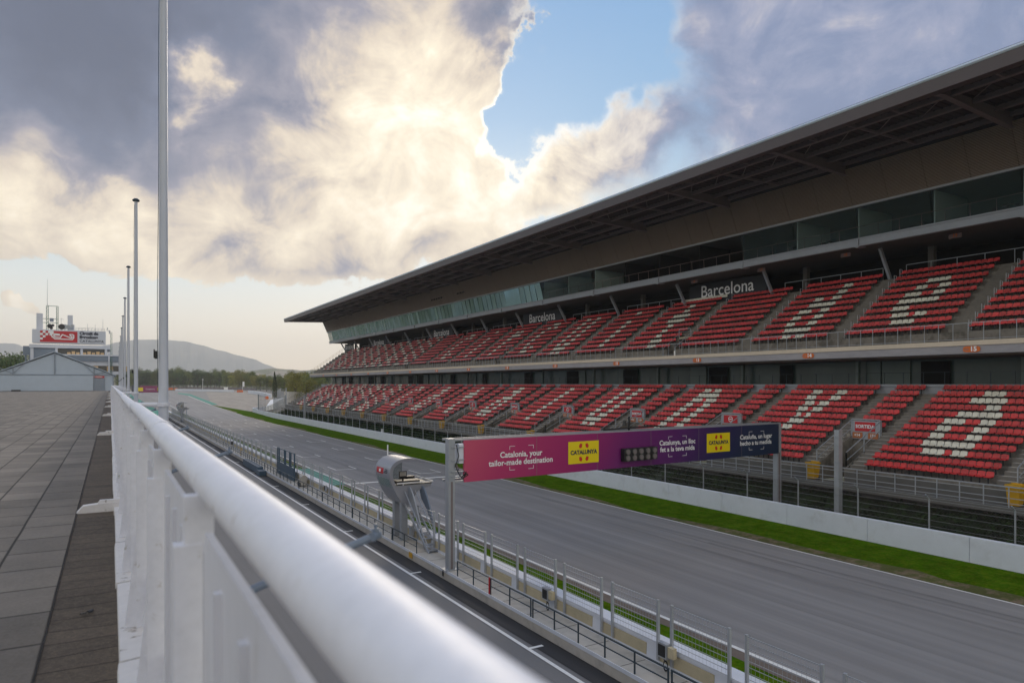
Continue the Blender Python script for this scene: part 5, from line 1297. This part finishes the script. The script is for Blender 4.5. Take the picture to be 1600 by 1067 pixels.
def plant(pi, x, y, z, s, rot, label=None, group='trees behind the far fence', zs=1.):
    tr, cr = (protos[pi] if pi >= 0 else cy_)[:2]
    e = empty('tree' if pi >= 0 else 'cypress_tree', (x, y, z), label or DESC[pi]+' tree in the woodland behind the far perimeter fence', 'tree', group)
    e.rotation_euler.z = rot; e.scale = (s, s, s*zs)
    for nm, d in (('trunk', tr), ('crown', cr)):
        o = bpy.data.objects.new(nm, d); col.objects.link(o); o.parent = e
    return e
rt_ = random.Random(11)
u = 186.
while u < 505:
    for row in range(2):
        D_ = (610+row*34+rt_.uniform(-8, 8)) if u < 345 else (600+row*26-(u-345)*1.5+rt_.uniform(-6, 6))
        a = (u+rt_.uniform(-3, 3)-800)/1067; X = D_*(a*math.cos(YAW)+math.sin(YAW)); Y = D_*(math.cos(YAW)-a*math.sin(YAW)); z = gz(X, Y)
        topv = 579 if u < 400 else 586 if u < 450 else 582
        if 225 < u < 300: topv = 577+rt_.uniform(-2, 4)
        topv += rt_.uniform(-3, 4)+(3 if row == 0 else 0)
        want = 10+(600-topv)*D_/1067-z; pi = rt_.choice((0, 1, 3, 4, 1, 0) if u < 350 else (2, 1, 5, 2, 1, 4)); h = (12, 11, 11.5, 10, 13, 9.5)[pi]
        plant(pi, X, Y, z, want/(h*.95), rt_.uniform(0, 6.28), zs=1.)
    u += 7.2
def plant_uv(pi, u, D_, topv, label, group=None, zs=1.):
    a = (u-800)/1067; X = D_*(a*math.cos(YAW)+math.sin(YAW)); Y = D_*(math.cos(YAW)-a*math.sin(YAW)); z = gz(X, Y); h = (12, 11, 11.5, 10, 13, 9.5)[pi] if pi >= 0 else 12
    return plant(pi, X, Y, z, (10+(600-topv)*D_/1067-z)/(h*.95), rt_.uniform(0, 6), label, group, zs)
plant_uv(-1, 429, 330, 584, 'narrow dark cypress standing among the yellowish trees', 'trees behind the far fence')
plant_uv(2, 462, 300, 580, 'yellow green tree close to the left end of the upper seats', 'trees behind the far fence')
plant_uv(5, 478, 285, 588, 'bushy olive tree just under the far end of the stand', 'trees behind the far fence')
for i, (u, tv, pi) in enumerate(((-12, 562, 1), (2, 556, 1), (14, 558, 2), (24, 552, 0), (35, 556, 1), (46, 560, 3), (56, 558, 0), (8, 568, 0), (30, 566, 2))):
    plant_uv(pi, u, 260+(i % 3)*12, tv, DESC[pi]+' tree behind the left end of the marquee tent', 'trees left of the tower')

# ---------------------------------------------------------------- hills and mountains
def hnoise(x, s): return math.sin(x*.011+s)*.5+math.sin(x*.029+s*2)*.3+math.sin(x*.07+s*3)*.14
def ridge(name, m_, D0, pts, back, seed, front=900, foot=0.):
    xs = []; u0, u1 = pts[0][0], pts[-1][0]; n = 150; rows = []
    for i in range(n+1):
        u = u0+(u1-u0)*i/n
        for (a, b) in zip(pts, pts[1:]):
            if a[0] <= u <= b[0]: t = (u-a[0])/(b[0]-a[0]); t = t*t*(3-2*t)*.5+t*.5; v = a[1]+(b[1]-a[1])*t; break
        hgt = max(2, (600-v)*D0/1067+hnoise(u*8, seed)*D0*.0006); colv = []
        for q, fq in ((-front, 0.), (-front*.7, .18), (-front*.45, .42), (-front*.2, .76), (0, 1.), (back*.4, .7), (back, 0.)):
            D_ = D0+q; a_ = (u-800)/1067; k = fq*(1+(.10*hnoise(u*11+q, seed+3) if 0 < fq < 1 else 0))
            colv.append((D_*(a_*math.cos(YAW)+math.sin(YAW)), D_*(math.cos(YAW)-a_*math.sin(YAW)), 6+(hgt+4)*k-(2 if fq == 0 else 0)))
        rows.append(colv)
    m = MB()
    for a, b in zip(rows, rows[1:]):
        for j in range(6): m.face([a[j], b[j], b[j+1], a[j+1]])
    return kind(m.build(name, m_, smooth=True), 'structure')
M_mount = mat('hazy_mountain_forest', (.18, .20, .19), .95, var=.15, scale=.004, c2=(.23, .235, .21), thr=(.4, .65))  # forest tone lightened to paint in extra distance haze
M_hill = mat('hill_fields', (.10, .115, .05), .95, var=.4, scale=.02, c2=(.24, .20, .15), thr=(.48, .58), stretch=(1, 1, 6))
ridge('mountain', M_mount, 5000, [(-260, 556), (-120, 545), (-30, 543), (5, 536), (25, 537), (50, 548), (90, 560), (120, 556), (160, 540), (185, 534), (215, 531), (250, 530.5), (285, 533), (315, 539), (345, 548), (375, 556), (395, 560), (415, 569), (435, 577), (470, 590), (560, 598)], 1400, 1.3, front=1500)
ridge('far_hills', M_hill, 2000, [(240, 590), (330, 583), (370, 581), (400, 579), (425, 575), (440, 576), (470, 579), (500, 578), (560, 584), (700, 590), (900, 592)], 300, 4.1, front=350)
ridge('low_hills', M_hill, 1600, [(-500, 590), (-200, 585), (0, 582), (100, 590), (240, 592)], 300, 2.2, front=350)
for i in range(16):   # white houses on the hill
    u = 375+i*8.5+R.uniform(-3, 3); D_ = 1780+R.uniform(0, 50); a = (u-800)/1067; x = D_*(a*math.cos(YAW)+math.sin(YAW)); y = D_*(math.cos(YAW)-a*math.sin(YAW)); z = 18+R.uniform(0, 6)
    e = empty('hill_house', (x, y, z), 'tiny pale house on the distant hillside behind the trees', 'house', 'pale houses on the distant hillside')
    w_ = R.uniform(4, 8); MB().box(x-w_, y, z-8, x+w_, y+10, z+4).build('wall', M_cream if i % 3 else M_letter, e); MB().prism([(x-w_-1, z+4), (x+w_+1, z+4), (x, z+6)], 'xz', y-1, y+11).build('roof', M_louv, e)

# ---------------------------------------------------------------- haze
hm = bpy.data.materials.new('haze_air'); hm.use_nodes = True; n = NT(hm.node_tree); n.n.clear()
oo = n.n.new('ShaderNodeOutputMaterial'); pv_ = n.n.new('ShaderNodeVolumePrincipled'); pv_.inputs['Color'].default_value = (.97, .985, 1, 1); pv_.inputs['Density'].default_value = .00018; pv_.inputs['Anisotropy'].default_value = .35
n.l.new(pv_.outputs[0], oo.inputs['Volume'])
hz_ = MB().box(-6600, -600, -1.2, 6600, 6700, 390).build('haze', hm); kind(hz_, 'stuff')
